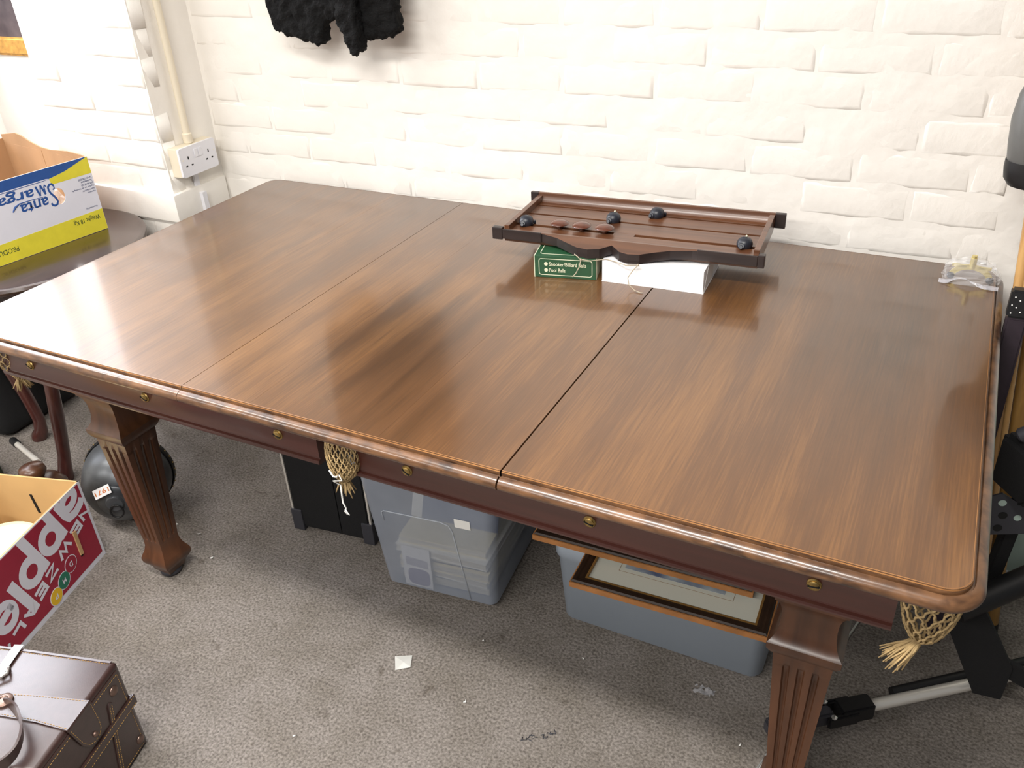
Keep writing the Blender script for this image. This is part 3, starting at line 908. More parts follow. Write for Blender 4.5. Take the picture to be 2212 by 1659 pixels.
# dark beads along the front edge near its ends
for (x0, x1) in ((-0.2842, -0.19), (0.16, 0.2842)):
    obj('edge_bead', bbox(x0, x1, -0.1185, -0.1150, 0.010, 0.0330, 0.0012), 'ebony', sb)
# end rails
for sx in (-1, 1):
    obj('end_rail', bbox(sx * 0.279 - 0.006, sx * 0.279 + 0.006, -0.104, 0.1115, 0.006, 0.0375 if sx < 0 else 0.0405, 0.0015), 'board', sb)
# pointers: dark shells with a snail-like coil, on the slots
M['pointer'] = mat('pointer_black', (34, 38, 48), 0.38, noise=0.2, nscale=200)
def pointer(x, y, rz, pin):
    bm = bmesh.new()
    mx = Matrix.Translation((x, y, PZ1)) @ Matrix.Rotation(rz, 4, 'Z') @ Matrix.Scale(1.3, 4)
    lathe(bm, [(0.011, 0.0), (0.0128, 0.003), (0.0130, 0.007), (0.0115, 0.0115), (0.0085, 0.0148), (0.004, 0.0166), (0.0005, 0.017)], 18, mx, cap=True)
    # coil running forward and down
    for i, (r_, dx, z_) in enumerate(((0.0098, 0.004, 0.0085), (0.0076, 0.0082, 0.0068), (0.0056, 0.0115, 0.0056), (0.0036, 0.0142, 0.0044))):
        pts = []
        m2 = mx @ Matrix.Translation((-dx * 0.35, -dx, z_)) @ Matrix.Rotation(R(62), 4, 'X')
        lathe(bm, [(r_ * 0.7, -0.0028), (r_, -0.001), (r_, 0.001), (r_ * 0.7, 0.0028)], 14, m2)
    p = obj('score_pointer', bm, 'pointer', sb, smooth=True, auto=40)
    if pin:
        b2 = bmesh.new(); lathe(b2, [(0.0008, 0.0), (0.0022, 0.001), (0.0024, 0.0025), (0.0012, 0.0042)], 12, Matrix.Translation((x + 0.002, y + 0.004, PZ1 + 0.0212)))
        q = obj('pin', b2, 'cream_print', None, smooth=True); q.parent = p
    else:
        b2 = bmesh.new(); lathe(b2, [(0.003, 0.0), (0.0032, 0.007), (0.0022, 0.0085)], 10, Matrix.Translation((x + 0.0165, y + 0.010, PZ1)))
        q = obj('stub', b2, 'pointer', None, smooth=True); q.parent = p
pointer(-0.252, -0.050, 0.2, False); pointer(-0.064, 0.0215, 0.0, True); pointer(0.024, 0.078, -0.3, False); pointer(0.246, -0.050, 0.1, True)
M['disc'] = mat('brown_disc', (92, 50, 34), 0.25, noise=0.2, nscale=80, coat=0.4, coat_rough=0.12)
for x in (-0.170, -0.117, -0.063):
    bm = bmesh.new()
    lathe(bm, [(0.006, 0.0), (0.0065, 0.005), (0.014, 0.0065), (0.0205, 0.0095), (0.0218, 0.0112), (0.0205, 0.0130), (0.014, 0.0165), (0.006, 0.0182), (0.0005, 0.0185)], 26, Matrix.Translation((x, -0.050, PZ1)))
    obj('score_disc', bm, 'disc', sb, smooth=True, auto=60)
# twine tied along the front with two hanging ends
bm = bmesh.new()
tube(bm, [(-0.100, -0.150, 0.006), (-0.090, -0.157, 0.004), (-0.082, -0.160, -0.002), (-0.084, -0.165, -0.016), (-0.090, -0.171, -0.030), (-0.096, -0.176, -0.036)], 0.0011, 6)
tube(bm, [(-0.082, -0.160, 0.000), (-0.060, -0.160, -0.001), (-0.030, -0.146, 0.001), (-0.010, -0.150, 0.000), (0.020, -0.162, -0.001), (0.045, -0.158, 0.001)], 0.0009, 6)
tube(bm, [(0.045, -0.158, 0.001), (0.034, -0.164, -0.012), (0.026, -0.168, -0.026), (0.030, -0.172, -0.040), (0.044, -0.178, -0.0485), (0.058, -0.184, -0.0495), (0.064, -0.184, -0.0490)], 0.0010, 6)
lathe(bm, [(0.0005, 0), (0.0022, 0.002), (0.0022, 0.005), (0.0005, 0.007)], 8, Matrix.Translation((-0.082, -0.160, -0.004)))
lathe(bm, [(0.0005, 0), (0.0020, 0.002), (0.0020, 0.004), (0.0005, 0.006)], 8, Matrix.Translation((0.045, -0.158, -0.002)))
obj('twine', bm, 'twine', sb, smooth=True)

# ---- clear bag holding a brass rest head, at the far right corner of the table
M['poly_bag'] = clear_plastic('clear_polythene', (226, 226, 228), 0.22, 0.12)
M['bright_brass'] = mat('bright_brass', (222, 206, 140), 0.28, 0.6)
rb = root('brass_rest_head', 'arched brass cue rest head inside the clear bag', 'cue rest', (1.937, -0.075, H), -0.05)
bm = bmesh.new()
def arch(r0, r1, zc, n=18, a0=R(8), a1=R(172)):
    return [(r1 * math.cos(a0 + (a1 - a0) * i / n), zc + r1 * 0.78 * math.sin(a0 + (a1 - a0) * i / n)) for i in range(n + 1)] + [(r0 * math.cos(a1 - (a1 - a0) * i / n), zc + r0 * 0.72 * math.sin(a1 - (a1 - a0) * i / n)) for i in range(n + 1)]
prism(bm, arch(0.032, 0.043, 0.002), 0.006, frame((0, 0.003, 0), (1, 0, 0), (0, 0, 1)))
obj('arch', bm, 'bright_brass', rb)
bm = bmesh.new(); lathe(bm, [(0.0065, 0.028), (0.0065, 0.050), (0.0050, 0.050), (0.0050, 0.056)], 16, Matrix.Translation((0, 0, 0)))
obj('socket_tube', bm, 'bright_brass', rb, smooth=True, auto=40)
for (x0, x1) in ((-0.038, -0.010), (0.010, 0.036)):
    bm = bmesh.new(); prism(bm, [(x0, 0.027), (x1, 0.0285), (x1, 0.0335), (x0, 0.0325)], 0.006, frame((0, 0.003, 0), (1, 0, 0), (0, 0, 1)))
    obj('prong', bm, 'bright_brass', rb)
for x in (-0.037, 0.037):
    bm = bmesh.new(); lathe(bm, [(0.0005, 0.0), (0.006, 0.002), (0.0078, 0.0068), (0.006, 0.0118), (0.0005, 0.0135)], 16, Matrix.Translation((x, -0.002, 0.0006)))
    obj('foot', bm, 'darkgrey', rb, smooth=True)
pb = root('polythene_bag', 'crumpled clear polythene bag around a brass fitting on the table corner', 'bag', (1.937, -0.075, H), -0.05)
bm = bmesh.new()
rnd = random.Random(4)
NU, NV = 26, 14
rows = []
for j in range(NV + 1):
    v = j / NV
    row = []
    for i in range(NU):
        a = 2 * PI * i / NU
        wx = 0.054 - 0.012 * v ** 2 + 0.004 * math.sin(3 * a + 5 * v)
        wy = 0.026 * (1 - v ** 1.5) + 0.004
        x = wx * math.copysign(abs(math.cos(a)) ** 0.6, math.cos(a)); y = wy * math.copysign(abs(math.sin(a)) ** 0.8, math.sin(a))
        z = 0.0012 + 0.052 * v * (1 - 0.45 * (x / 0.056) ** 2 * v) + (0.006 * max(0, math.cos(a * 2)) if j == 0 else 0) * 0
        j_ = 0.0028
        row.append(bm.verts.new((x + rnd.uniform(-j_, j_), y + rnd.uniform(-j_, j_) - 0.004 * (1 - v), max(0.001, z + rnd.uniform(-j_, j_) * (1 if j else 0)))))
    rows.append(row)
for p, q in zip(rows, rows[1:]):
    for i in range(NU): bm.faces.new((p[i], p[(i + 1) % NU], q[(i + 1) % NU], q[i]))
obj('bag_film', bm, 'poly_bag', pb)
bm = bmesh.new()
prev = None
for i in range(19):
    t = i / 18.0
    x = -0.056 + 0.112 * t
    y0 = -0.026; y1 = -0.036 - 0.006 * math.sin(t * 9) + 0.012 * math.exp(-((t - 0.35) / 0.16) ** 2)
    z0 = 0.006 + 0.006 * math.exp(-((t - 0.38) / 0.2) ** 2); z1 = 0.0016 + rnd.uniform(0, 0.002) + 0.010 * math.exp(-((t - 0.38) / 0.18) ** 2)
    cur = (bm.verts.new((x, y0, z0)), bm.verts.new((x, (y0 + y1) / 2, (z0 + z1) / 2 + rnd.uniform(0, 0.003))), bm.verts.new((x, y1, z1)))
    if prev:
        bm.faces.new((prev[0], cur[0], cur[1], prev[1])); bm.faces.new((prev[1], cur[1], cur[2], prev[2]))
    prev = cur
obj('sealed_edge', bm, clear_plastic('bag_edge_film', (214, 214, 222), 0.5, 0.15), pb)

# ================================================================== on the walls
# ---- double power socket on the shaded side of the pier
so = root('power_socket', 'white double power socket with two rocker switches on the pier', 'socket', (PX1, -0.0975, 0.866), 0)
obj('back_box', bbox(-0.001, 0.034, -0.0735, 0.0735, -0.043, 0.043, 0.002), 'cream_plastic', so)
FS = frame((0.034, 0, 0), (0, 1, 0), (0, 0, 1))      # x = to the right as seen, y = up, normal +x
bm = bmesh.new(); prism(bm, rrect(-0.0735, -0.043, 0.0735, 0.043, 0.005), 0.008, FS)
bmesh.ops.bevel(bm, geom=[e_ for e_ in bm.edges if all(v.co.x > 0.0415 for v in e_.verts)], offset=0.0015, segments=2, affect='EDGES')
fp = obj('face_plate', bm, 'white_plastic', so)
FS2 = frame((0.0421, 0, 0), (0, 1, 0), (0, 0, 1))
for cx in (-0.0085, 0.0085):
    bm = bmesh.new(); prism(bm, rrect(cx - 0.0068, 0.006, cx + 0.0068, 0.030, 0.0015), 0.0026, FS2 @ Matrix.Translation((0, 0, -0.0005)))
    bmesh.ops.bevel(bm, geom=bm.edges[:], offset=0.0005, segments=1, affect='EDGES')
    q = obj('rocker_switch', bm, 'white_plastic', so)
for cx in (-0.0415, 0.0415):
    for (hx, hy, hw_, hh_) in ((0, 0.011, 0.0022, 0.0046), (-0.011, -0.0120, 0.0036, 0.0022), (0.011, -0.0120, 0.0036, 0.0022)):
        bm = bmesh.new(); prism(bm, [(cx + hx - hw_, hy - hh_), (cx + hx + hw_, hy - hh_), (cx + hx + hw_, hy + hh_), (cx + hx - hw_, hy + hh_)], 0.0002, FS2)
        obj('pin_hole', bm, 'hole', so)
for cx in (-0.0640, 0.0640):
    bm = bmesh.new(); prism(bm, circle(cx, 0.008, 0.0026, n=12), 0.0005, FS2); sc_ = obj('fixing_screw', bm, 'silver', so)
# ---- conduit above, trunking below
cd = root('conduit_pipe', 'cream painted conduit pipe running down the pier to the socket', 'pipe', (PX1 + 0.016, -0.100, 0.911), 0)
bm = bmesh.new(); tube(bm, [(0, 0, 0.0), (0, 0.004, 0.25), (0, 0.003, 1.98)], 0.0105, 16)
obj('pipe', bm, 'cream_plastic', cd, smooth=True, auto=40)
bm = bmesh.new(); lathe(bm, [(0.0125, -0.001), (0.0145, 0.003), (0.0145, 0.026), (0.0118, 0.029)], 18)
obj('collar', bm, 'cream_plastic', cd, smooth=True, auto=40)
tk = root('cable_trunking', 'thin white cable trunking below the power socket', 'trunking', (PX1, -0.094, 0.0), 0)
obj('trunking_upper', bbox(0.0005, 0.008, -0.009, 0.009, 0.755, 0.822, 0.001), 'white_plastic', tk)
obj('trunking_lower', bbox(0.0125, 0.026, -0.008, 0.010, 0.0, 0.757, 0.001), 'white_plastic', tk)

# ---- black curly coat
M['fur'] = mat('black_curly_fur', (10, 10, 11), 0.85, noise=0.4, nscale=90, bump=0.8, bscale=160, bdist=0.006, spec=0.25)
ct = root('fur_coat', 'black curly lambskin coat hanging on the white wall', 'coat', (0.36, 0.02, 1.17), 0)
def puffy(outline, y0, y1, name, seed, par):
    bm = bmesh.new()
    prism(bm, outline, y1 - y0, frame((0, y1, 0), (1, 0, 0), (0, 0, 1)))
    o = obj(name, bm, 'fur', par, world=True)
    rm = o.modifiers.new('remesh', 'REMESH'); rm.mode = 'VOXEL'; rm.voxel_size = 0.007; rm.use_smooth_shade = True
    sm = o.modifiers.new('smooth', 'SMOOTH'); sm.iterations = 6; sm.factor = 0.6
    tx = bpy.data.textures.new('curls' + str(seed), 'CLOUDS'); tx.noise_scale = 0.016; tx.noise_depth = 1
    dm = o.modifiers.new('curl', 'DISPLACE'); dm.texture = tx; dm.strength = 0.022; dm.mid_level = 0.5; dm.texture_coords = 'LOCAL'
    return o
puffy([(0.150, 1.72), (0.155, 1.45), (0.162, 1.300), (0.164, 1.255), (0.178, 1.232), (0.215, 1.220), (0.270, 1.210), (0.322, 1.197), (0.334, 1.210), (0.336, 1.258), (0.36, 1.262), (0.36, 1.74), (0.28, 1.80)], -0.075, -0.030, 'left_front', 1, ct)
puffy([(0.345, 1.74), (0.345, 1.262), (0.405, 1.264), (0.470, 1.216), (0.552, 1.230), (0.566, 1.248), (0.562, 1.300), (0.575, 1.45), (0.585, 1.72), (0.46, 1.80)], -0.075, -0.030, 'right_front', 2, ct)
puffy([(0.335, 1.74), (0.33, 1.275), (0.41, 1.275), (0.41, 1.74)], -0.050, -0.012, 'back_panel', 3, ct)
puffy([(0.400, 1.42), (0.408, 1.262), (0.420, 1.225), (0.428, 1.198), (0.440, 1.186), (0.458, 1.186), (0.468, 1.200), (0.470, 1.225), (0.465, 1.42)], -0.105, -0.060, 'sleeve', 4, ct)
bm = bmesh.new(); tube(bm, [(0.36, -0.03, 1.80), (0.36, -0.04, 1.86), (0.36, -0.01, 1.89), (0.36, 0.04, 1.88)], 0.003, 8)
obj('hanger_hook', bm, 'chrome', ct, world=True)

# ---- gilt framed picture on the far wall, cut off by the pier
M['gilt'] = mat('gilt', (196, 146, 70), 0.35, 0.5, noise=0.3, nscale=40)
M['painting'] = mat('dark_painting', (86, 74, 72), 0.85, noise=0.5, nscale=6, rgb2=(52, 44, 44), spec=0.2)
pc = root('framed_picture', 'dark picture in a gilt frame beyond the pier', 'picture', (-2.55, 0.89, 0.90), 0)
bm = bmesh.new()
fo = [(-0.55, 0.0), (0.50, 0.0), (0.50, 0.62), (-0.55, 0.62)]; fi = [(-0.46, 0.085), (0.41, 0.085), (0.41, 0.535), (-0.46, 0.535)]
ring_prism(bm, fo, fi, 0.035, frame((0, 0.009, 0.0), (1, 0, 0), (0, 0, 1)))
bmesh.ops.bevel(bm, geom=[e_ for e_ in bm.edges if all(v.co.y < -0.02 for v in e_.verts)], offset=0.012, segments=3, affect='EDGES')
obj('frame', bm, 'gilt', pc, smooth=True, auto=40)
bm = bmesh.new(); box(bm, -0.47, 0.42, -0.010, 0.005, 0.08, 0.54); obj('canvas', bm, 'painting', pc)

# ================================================================== left of the table
M['dark_wood'] = wood('dark_table_wood', (72, 50, 42), (36, 24, 20), 0.26, (40, 5, 40), coat=0.5, coat_rough=0.12)
M['red_wood'] = wood('cabriole_wood', (92, 50, 44), (52, 26, 24), 0.3, (40, 40, 5), coat=0.5, coat_rough=0.15)
TC = (-0.494, -0.522)
st = root('side_table', 'round dark wooden side table with curved legs beside the pier', 'table', (TC[0], TC[1], 0), 0)
bm = bmesh.new(); lathe(bm, [(0.300, 0.672), (0.318, 0.676), (0.328, 0.683), (0.331, 0.691), (0.328, 0.698), (0.322, 0.7005), (0.316, 0.7015), (0.02, 0.702)], 72)
obj('table_top', bm, 'dark_wood', st, smooth=True, auto=35)
bm = bmesh.new(); lathe(bm, [(0.235, 0.600), (0.240, 0.602), (0.240, 0.672), (0.235, 0.674)], 48); obj('apron', bm, 'dark_wood', st, smooth=True, auto=35)
for a in (R(-46), R(74), R(194)):
    ca, sa = math.cos(a), math.sin(a)
    lean = 0.085 if a == R(-46) else 0.0
    pr = [(0.232, 0.615, 0.026), (0.246, 0.56, 0.027), (0.256, 0.50, 0.025), (0.250, 0.43, 0.021), (0.252, 0.37, 0.0185), (0.246, 0.31, 0.0195), (0.226, 0.24, 0.0205), (0.206, 0.15, 0.0195), (0.196, 0.08, 0.019), (0.204, 0.035, 0.021), (0.218, 0.012, 0.026), (0.224, 0.0, 0.024)]
    bm = bmesh.new(); tube(bm, [(r_ * ca - lean * max(0.0, 1 - z_ / 0.36), r_ * sa - lean * 0.28 * max(0.0, 1 - z_ / 0.36), z_) for r_, z_, q in pr], [q for r_, z_, q in pr], 12)
    obj('leg', bm, 'red_wood', st, smooth=True, auto=50)

# ---- upturned banana box on it
M['box_white'] = mat('box_white_print', (222, 222, 232), 0.55, noise=0.03, nscale=12)
M['box_blue'] = mat('box_blue_print', (40, 82, 150), 0.5, noise=0.06, nscale=30)
M['box_yellow'] = mat('box_yellow_print', (224, 212, 60), 0.5, noise=0.06, nscale=30)
M['box_ink'] = mat('box_green_ink', (46, 72, 44), 0.6)
M['box_inkblue'] = mat('box_small_ink', (70, 82, 120), 0.6)
BO = Vector((-0.373, -0.333, 0.7025)); BD = Vector((-0.141, -0.990, 0)); BB = Vector((-0.990, 0.141, 0)); BN = Vector((0.990, -0.141, 0))
BHT, BLEN, BDEP = 0.2175, 0.385, 0.46
bx = root('banana_box', 'white, blue and yellow banana carton standing upside down on the round side table', 'box', BO, 0)
def wpt(o, d, s, up, t, n=Vector((0, 0, 0)), k=0.0): return o + d * s + Vector((0, 0, 1)) * (up) + n * k
FB = frame(BO + Vector((0, 0, BHT)), BD, (0, 0, -1))      # x = s, y = t down, z = outward
def holed_panel(x0, y0, x1, y1, cx, cy, rx, ry, z0, z1, mx):
    bm = bmesh.new()
    m_ = 24
    inner = circle(cx, cy, rx, ry, m_)
    oct_ = []
    for i in range(m_):
        a = 2 * PI * i / m_; c_, s_ = math.cos(a), math.sin(a)
        kx = (x1 - cx) / c_ if c_ > 1e-6 else ((x0 - cx) / c_ if c_ < -1e-6 else 1e9)
        ky = (y1 - cy) / s_ if s_ > 1e-6 else ((y0 - cy) / s_ if s_ < -1e-6 else 1e9)
        k = min(kx, ky); oct_.append((cx + c_ * k, cy + s_ * k))
    # add corners
    for (qx, qy) in ((x0, y0), (x1, y0), (x1, y1), (x0, y1)):
        i = min(range(m_), key=lambda j: (oct_[j][0] - qx) ** 2 + (oct_[j][1] - qy) ** 2); oct_[i] = (qx, qy)
    ring_prism(bm, oct_, inner, z1 - z0, mx @ Matrix.Translation((0, 0, z0)))
    return bm
# printed end: cardboard liner and white outer sheet, both with the hand hole
bm = holed_panel(0, 0, BLEN, BHT, 0.112, 0.084, 0.0165, 0.0225, -0.004, -0.0008, FB)
obj('end_panel', bm, 'cardboard_in', bx, world=True)
bm = holed_panel(0, 0, BLEN, BHT, 0.112, 0.084, 0.0165, 0.0225, -0.0008, 0.0002, FB)
obj('printed_sheet', bm, 'box_white', bx, world=True)
def decal(poly, mt, name, par, mx, z=0.0002, th=0.0003):
    bm = bmesh.new(); prism(bm, poly, th, mx @ Matrix.Translation((0, 0, z))); return obj(name, bm, mt, par, world=True)
decal([(0.0005, 0.0005), (0.03, 0.009), (0.075, 0.0225), (0.128, 0.031), (0.145, 0.033), (BLEN, 0.034), (BLEN, 0.0005)], 'box_blue', 'blue_band', bx, FB)
decal([(0.0005, 0.0008), (0.03, 0.0093), (0.075, 0.0228), (0.126, 0.0312), (0.124, 0.048), (0.0005, 0.0480)], 'box_yellow', 'yellow_wedge', bx, FB)
decal([(0.0005, 0.1555), (BLEN, 0.1630), (BLEN, BHT - 0.0005), (0.0005, BHT - 0.0005)], 'box_yellow', 'yellow_band', bx, FB)
decal([(0.128, 0.0300), (0.136, 0.0285), (0.30, 0.0295), (0.30, 0.0320), (0.136, 0.0310), (0.128, 0.0325)], 'box_white', 'white_rule', bx, FB, 0.0005)
FT = FB @ Matrix.Translation((0, 0, 0.0006))
CLB = [(BLEN - 0.002, 0, 1, 0)]
obj('lettering', text_bm('anta', 0.146, 0.0745, 0.228, 0.1020, FT, 0, 0.018, 0.1), 'box_blue', bx, world=True)
def script_line(paths, mt='box_blue'):
    bm = bmesh.new()
    for j, (pts, w) in enumerate(paths): ribbon(bm, pts, w, FT, 0.00008 * j)
    return obj('lettering', bm, mt, bx, world=True)
# big looping initial S
script_line([([(0.1405, 0.0965), (0.138, 0.1030), (0.132, 0.1060), (0.125, 0.1040), (0.1215, 0.0970), (0.1225, 0.0890), (0.127, 0.0800), (0.1335, 0.0700), (0.1370, 0.0600), (0.1360, 0.0510), (0.130, 0.0455), (0.1235, 0.0460), (0.1195, 0.0520)], 0.0056), ([(0.1195, 0.0520), (0.1200, 0.0590), (0.1250, 0.0620)], 0.0034)])
# initial M with curled feet
script_line([([(0.1415, 0.048), (0.1440, 0.043), (0.1470, 0.048), (0.1480, 0.068)], 0.0036), ([(0.1480, 0.068), (0.1560, 0.040)], 0.0054), ([(0.1560, 0.040), (0.1635, 0.068)], 0.0030), ([(0.1635, 0.068), (0.1700, 0.040)], 0.0056)])
obj('lettering', text_bm('arga', 0.178, 0.0335, 0.282, 0.0630, FT, 0, 0.018, 0.1), 'box_blue', bx, world=True)
bm = bmesh.new(); tube(bm, [FT @ Vector(p) for p in ((0.150, 0.0735, 0), (0.19, 0.0715, 0), (0.226, 0.0715, 0), (0.241, 0.078, 0), (0.250, 0.0885, 0))], [0.0006, 0.001, 0.0014, 0.003, 0.0016], 6)
obj('lettering', bm, 'box_blue', bx, world=True)
for i, (ln, x1) in enumerate((('Tel +31 174530530', 0.046), ('The Netherlands', 0.040), ('2678 AG DE LIER', 0.042), ('Jogchem van der Houtweg 9a', 0.073), ('Spain Holland BV', 0.043), ('Imported by', 0.030))):
    y0 = 0.0555 + i * 0.0082
    obj('small_lettering', text_bm(ln, 0.004 + 0.001 * i * 0, y0, x1, y0 + 0.0058, FT, 0, 0.01), 'box_inkblue', bx, world=True)
obj('small_lettering', text_bm('Exported by', 0.012, 0.1400, 0.048, 0.1460, FT, 0, 0.01), 'box_inkblue', bx, world=True)
obj('lettering', text_bm('Weight 18 Kg', 0.014, 0.1640, 0.096, 0.1810, FT, 0.0003, 0.004), 'box_ink', bx, world=True)
obj('lettering', text_bm('PRODUC', 0.268, 0.1785, 0.336, 0.1925, FT, 0.0003, 0.004), 'box_ink', bx, world=True)
# the other three walls (cardboard) and the bottom
def cb_wall(o, d, length, h, th, n, name, par, mt='cardboard_in', rim=None):
    mx = frame(o, d, (0, 0, 1))
    rim = rim or [(length, h), (0, h)]
    bm = bmesh.new(); prism(bm, [(0, 0), (length, 0)] + rim, th, mx)
    return obj(name, bm, mt, par, world=True)
cb_wall(BO + BB * BDEP, -BB, BDEP, BHT, 0.004, None, 'side_panel', bx, rim=[(BDEP, BHT - 0.002), (BDEP - 0.03, BHT + 0.002), (BDEP - 0.10, BHT + 0.003), (BDEP - 0.19, BHT - 0.004), (BDEP - 0.25, BHT - 0.001), (BDEP - 0.30, BHT + 0.010), (BDEP - 0.34, BHT + 0.022), (BDEP - 0.37, BHT + 0.026), (0.0, BHT + 0.012)])
cb_wall(BO + BD * BLEN, BB, BDEP, BHT, 0.004, None, 'side_panel', bx)
cb_wall(BO + BD * BLEN + BB * BDEP, -BD, BLEN, BHT, 0.004, None, 'end_panel', bx)
bm = bmesh.new(); prism(bm, [(0, 0), (BLEN, 0), (BLEN, -BDEP), (0, -BDEP)], 0.004, frame(BO, BD, BN)); obj('bottom_panel', bm, 'cardboard_in', bx, world=True)
# inner fold strips on the far wall
for u0, u1 in ((0.075, 0.155), (0.24, 0.40)):
    bm = bmesh.new(); prism(bm, [(u0, 0.004), (u1, 0.004), (u1, BHT - 0.012), (u0, BHT - 0.012)], 0.003, frame(BO - Vector((0, 0.0045, 0)) + BD * 0.0005, BB, (0, 0, 1)) @ Matrix.Translation((0, 0, -0.0)))
    obj('inner_flap', bm, 'cardboard_in', bx, world=True)

cpb = root('crumpled_paper', 'crumpled white wrapping paper inside the banana carton', 'paper', BO + BD * 0.115 + BB * 0.12 + Vector((0, 0, 0.0045)), 0)
bm = bmesh.new(); bmesh.ops.create_icosphere(bm, subdivisions=3, radius=1.0)
rnd = random.Random(9)
for v in bm.verts:
    k = 1 + rnd.uniform(-0.16, 0.10)
    v.co = Vector((v.co.x * 0.070 * k, v.co.y * 0.075 * k, max(0.0, 0.068 + v.co.z * 0.068 * k)))
obj('paper_ball', bm, 'white_card', cpb)

# ---- red apple carton on the floor, upside down
M['box_red'] = mat('box_red_print', (156, 34, 58), 0.5, noise=0.06, nscale=40)
M['box_green'] = mat('box_green_print', (38, 116, 92), 0.5)
M['box_gold'] = mat('box_gold_print', (232, 188, 40), 0.5)
RO = Vector((-0.026, -0.896, 0.0005)); RD = Vector((0.2669, -0.9637, 0)); RBk = Vector((-0.9637, -0.2669, 0)); RH, RL, RW = 0.2500, 0.48, 0.30
ap = root('apple_carton', 'open red and white apple carton upside down on the carpet', 'box', RO, 0)
FR = frame(RO + Vector((0, 0, RH)), RD, (0, 0, -1))
bm = bmesh.new(); prism(bm, [(0, 0), (RL, 0), (RL, RH), (0, RH)], 0.0045, FR @ Matrix.Translation((0, 0, -0.0050))); obj('end_panel', bm, 'cardboard', ap, world=True)
bm = bmesh.new(); prism(bm, [(0, 0), (RL, 0), (RL, RH), (0, RH)], 0.0006, FR @ Matrix.Translation((0, 0, -0.0005))); obj('printed_sheet', bm, 'box_white', ap, world=True)
decal([(0.009, 0.004), (RL - 0.009, 0.004), (RL - 0.009, RH - 0.016), (0.009, RH - 0.016)], 'box_red', 'red_field', ap, FR)
def rot_frame(phi): return FR @ Matrix.Rotation(phi, 4, 'Z') @ Matrix.Translation((0, 0, 0.0006))
def clips(phi):
    c, s = math.cos(phi), math.sin(phi)
    # keep t > 0.001, s > 0.001, s < RL, t < RH in the rotated plane
    out = []
    for (ps, pt_, ns, nt) in ((0, 0.001, 0, -1), (0.001, 0, -1, 0), (RL - 0.001, 0, 1, 0), (0, RH - 0.001, 0, 1)):
        out.append((ps * c + pt_ * s, -ps * s + pt_ * c, ns * c + nt * s, -ns * s + nt * c))
    return out
PH1, PH2 = 0.335, 0.335
def fat(paths, name='lettering', phi=PH1):
    mx = rot_frame(phi); bm = bmesh.new()
    for j, (pts, w, closed) in enumerate(paths):
        ribbon(bm, pts[:-1] if closed else pts, w, mx, 0.00008 * j, closed)
    clip_bm(bm, mx, clips(phi))
    return obj(name, bm, 'box_white', ap, world=True)
XH, B0, SW = 0.086, -0.027, 0.027
fat([(ell(0.060, B0 + 0.030, 0.026, 0.018), 0.022, True), ([(0.026, B0 + 0.066), (0.040, B0 + 0.074), (0.066, B0 + 0.075), (0.088, B0 + 0.066), (0.094, B0 + 0.048), (0.094, B0 - 0.002)], 0.023, False)])
for px_ in (0.118, 0.209):
    fat([([(px_ + 0.013, B0 - 0.05), (px_ + 0.013, B0 + XH)], SW, False), (ell(px_ + 0.046, B0 + XH / 2, 0.0315, XH / 2 - 0.012), 0.0245, True)])
fat([([(0.316, B0), (0.316, B0 + 0.128)], SW, False)])
fat([([(0.345, B0 + 0.040)] + [(0.402, B0 + 0.040)] + ell(0.376, B0 + XH / 2, 0.030, XH / 2 - 0.012, 5, 318)[1:], 0.022, False)])
mz = rot_frame(PH2)
mz2 = mz @ Matrix.Translation((0, 0, 0.0006))
obj('lettering', clip_bm(caps('NEW', 0.028, 0.0640, 0.0340, 0.0530, 0.0360, 0.0092, mz2), mz2, clips(PH2)), 'box_white', ap, world=True)
obj('lettering', clip_bm(caps('ZEALAND', 0.206, 0.0640, 0.0340, 0.0530, 0.0360, 0.0092, mz2), mz2, clips(PH2)), 'box_white', ap, world=True)
for (s_, t_, mt_, ch) in ((0.122, 0.178, 'box_red', 'D'), (0.160, 0.200, 'box_green', 'M'), (0.200, 0.218, 'box_gold', 'P')):
    mx = FR @ Matrix.Translation((s_, t_, 0.0006)) @ Matrix.Rotation(0.9, 4, 'Z')
    bm = bmesh.new(); prism(bm, circle(0, 0, 0.0245, 0.0225), 0.0003, mx)
    em = obj('round_emblem', bm, 'box_white', ap, world=True)
    b2 = bmesh.new(); prism(b2, circle(0, 0, 0.0225, 0.0205), 0.0005, mx); o = obj('emblem_fill', b2, mt_, None); o.data.transform(basis(ap).inverted()); o.parent = em
    o = obj('emblem_letter', text_bm(ch, -0.006, -0.007, 0.006, 0.008, mx @ Matrix.Rotation(-0.9, 4, 'Z'), 0.0008, 0.02), 'box_white', None); o.data.transform(basis(ap).inverted()); o.parent = em
# hand slot with its cardboard tongue
decal([(0.0715, 0.108), (0.0825, 0.106), (0.0840, 0.182), (0.0730, 0.184)], 'cardboard', 'slot_tongue', ap, FR, 0.001, 0.0035)
decal([(0.0745, 0.176), (0.0825, 0.176), (0.0825, 0.190), (0.0745, 0.190)], 'hole', 'hand_slot', ap, FR, 0.0008, 0.0005)
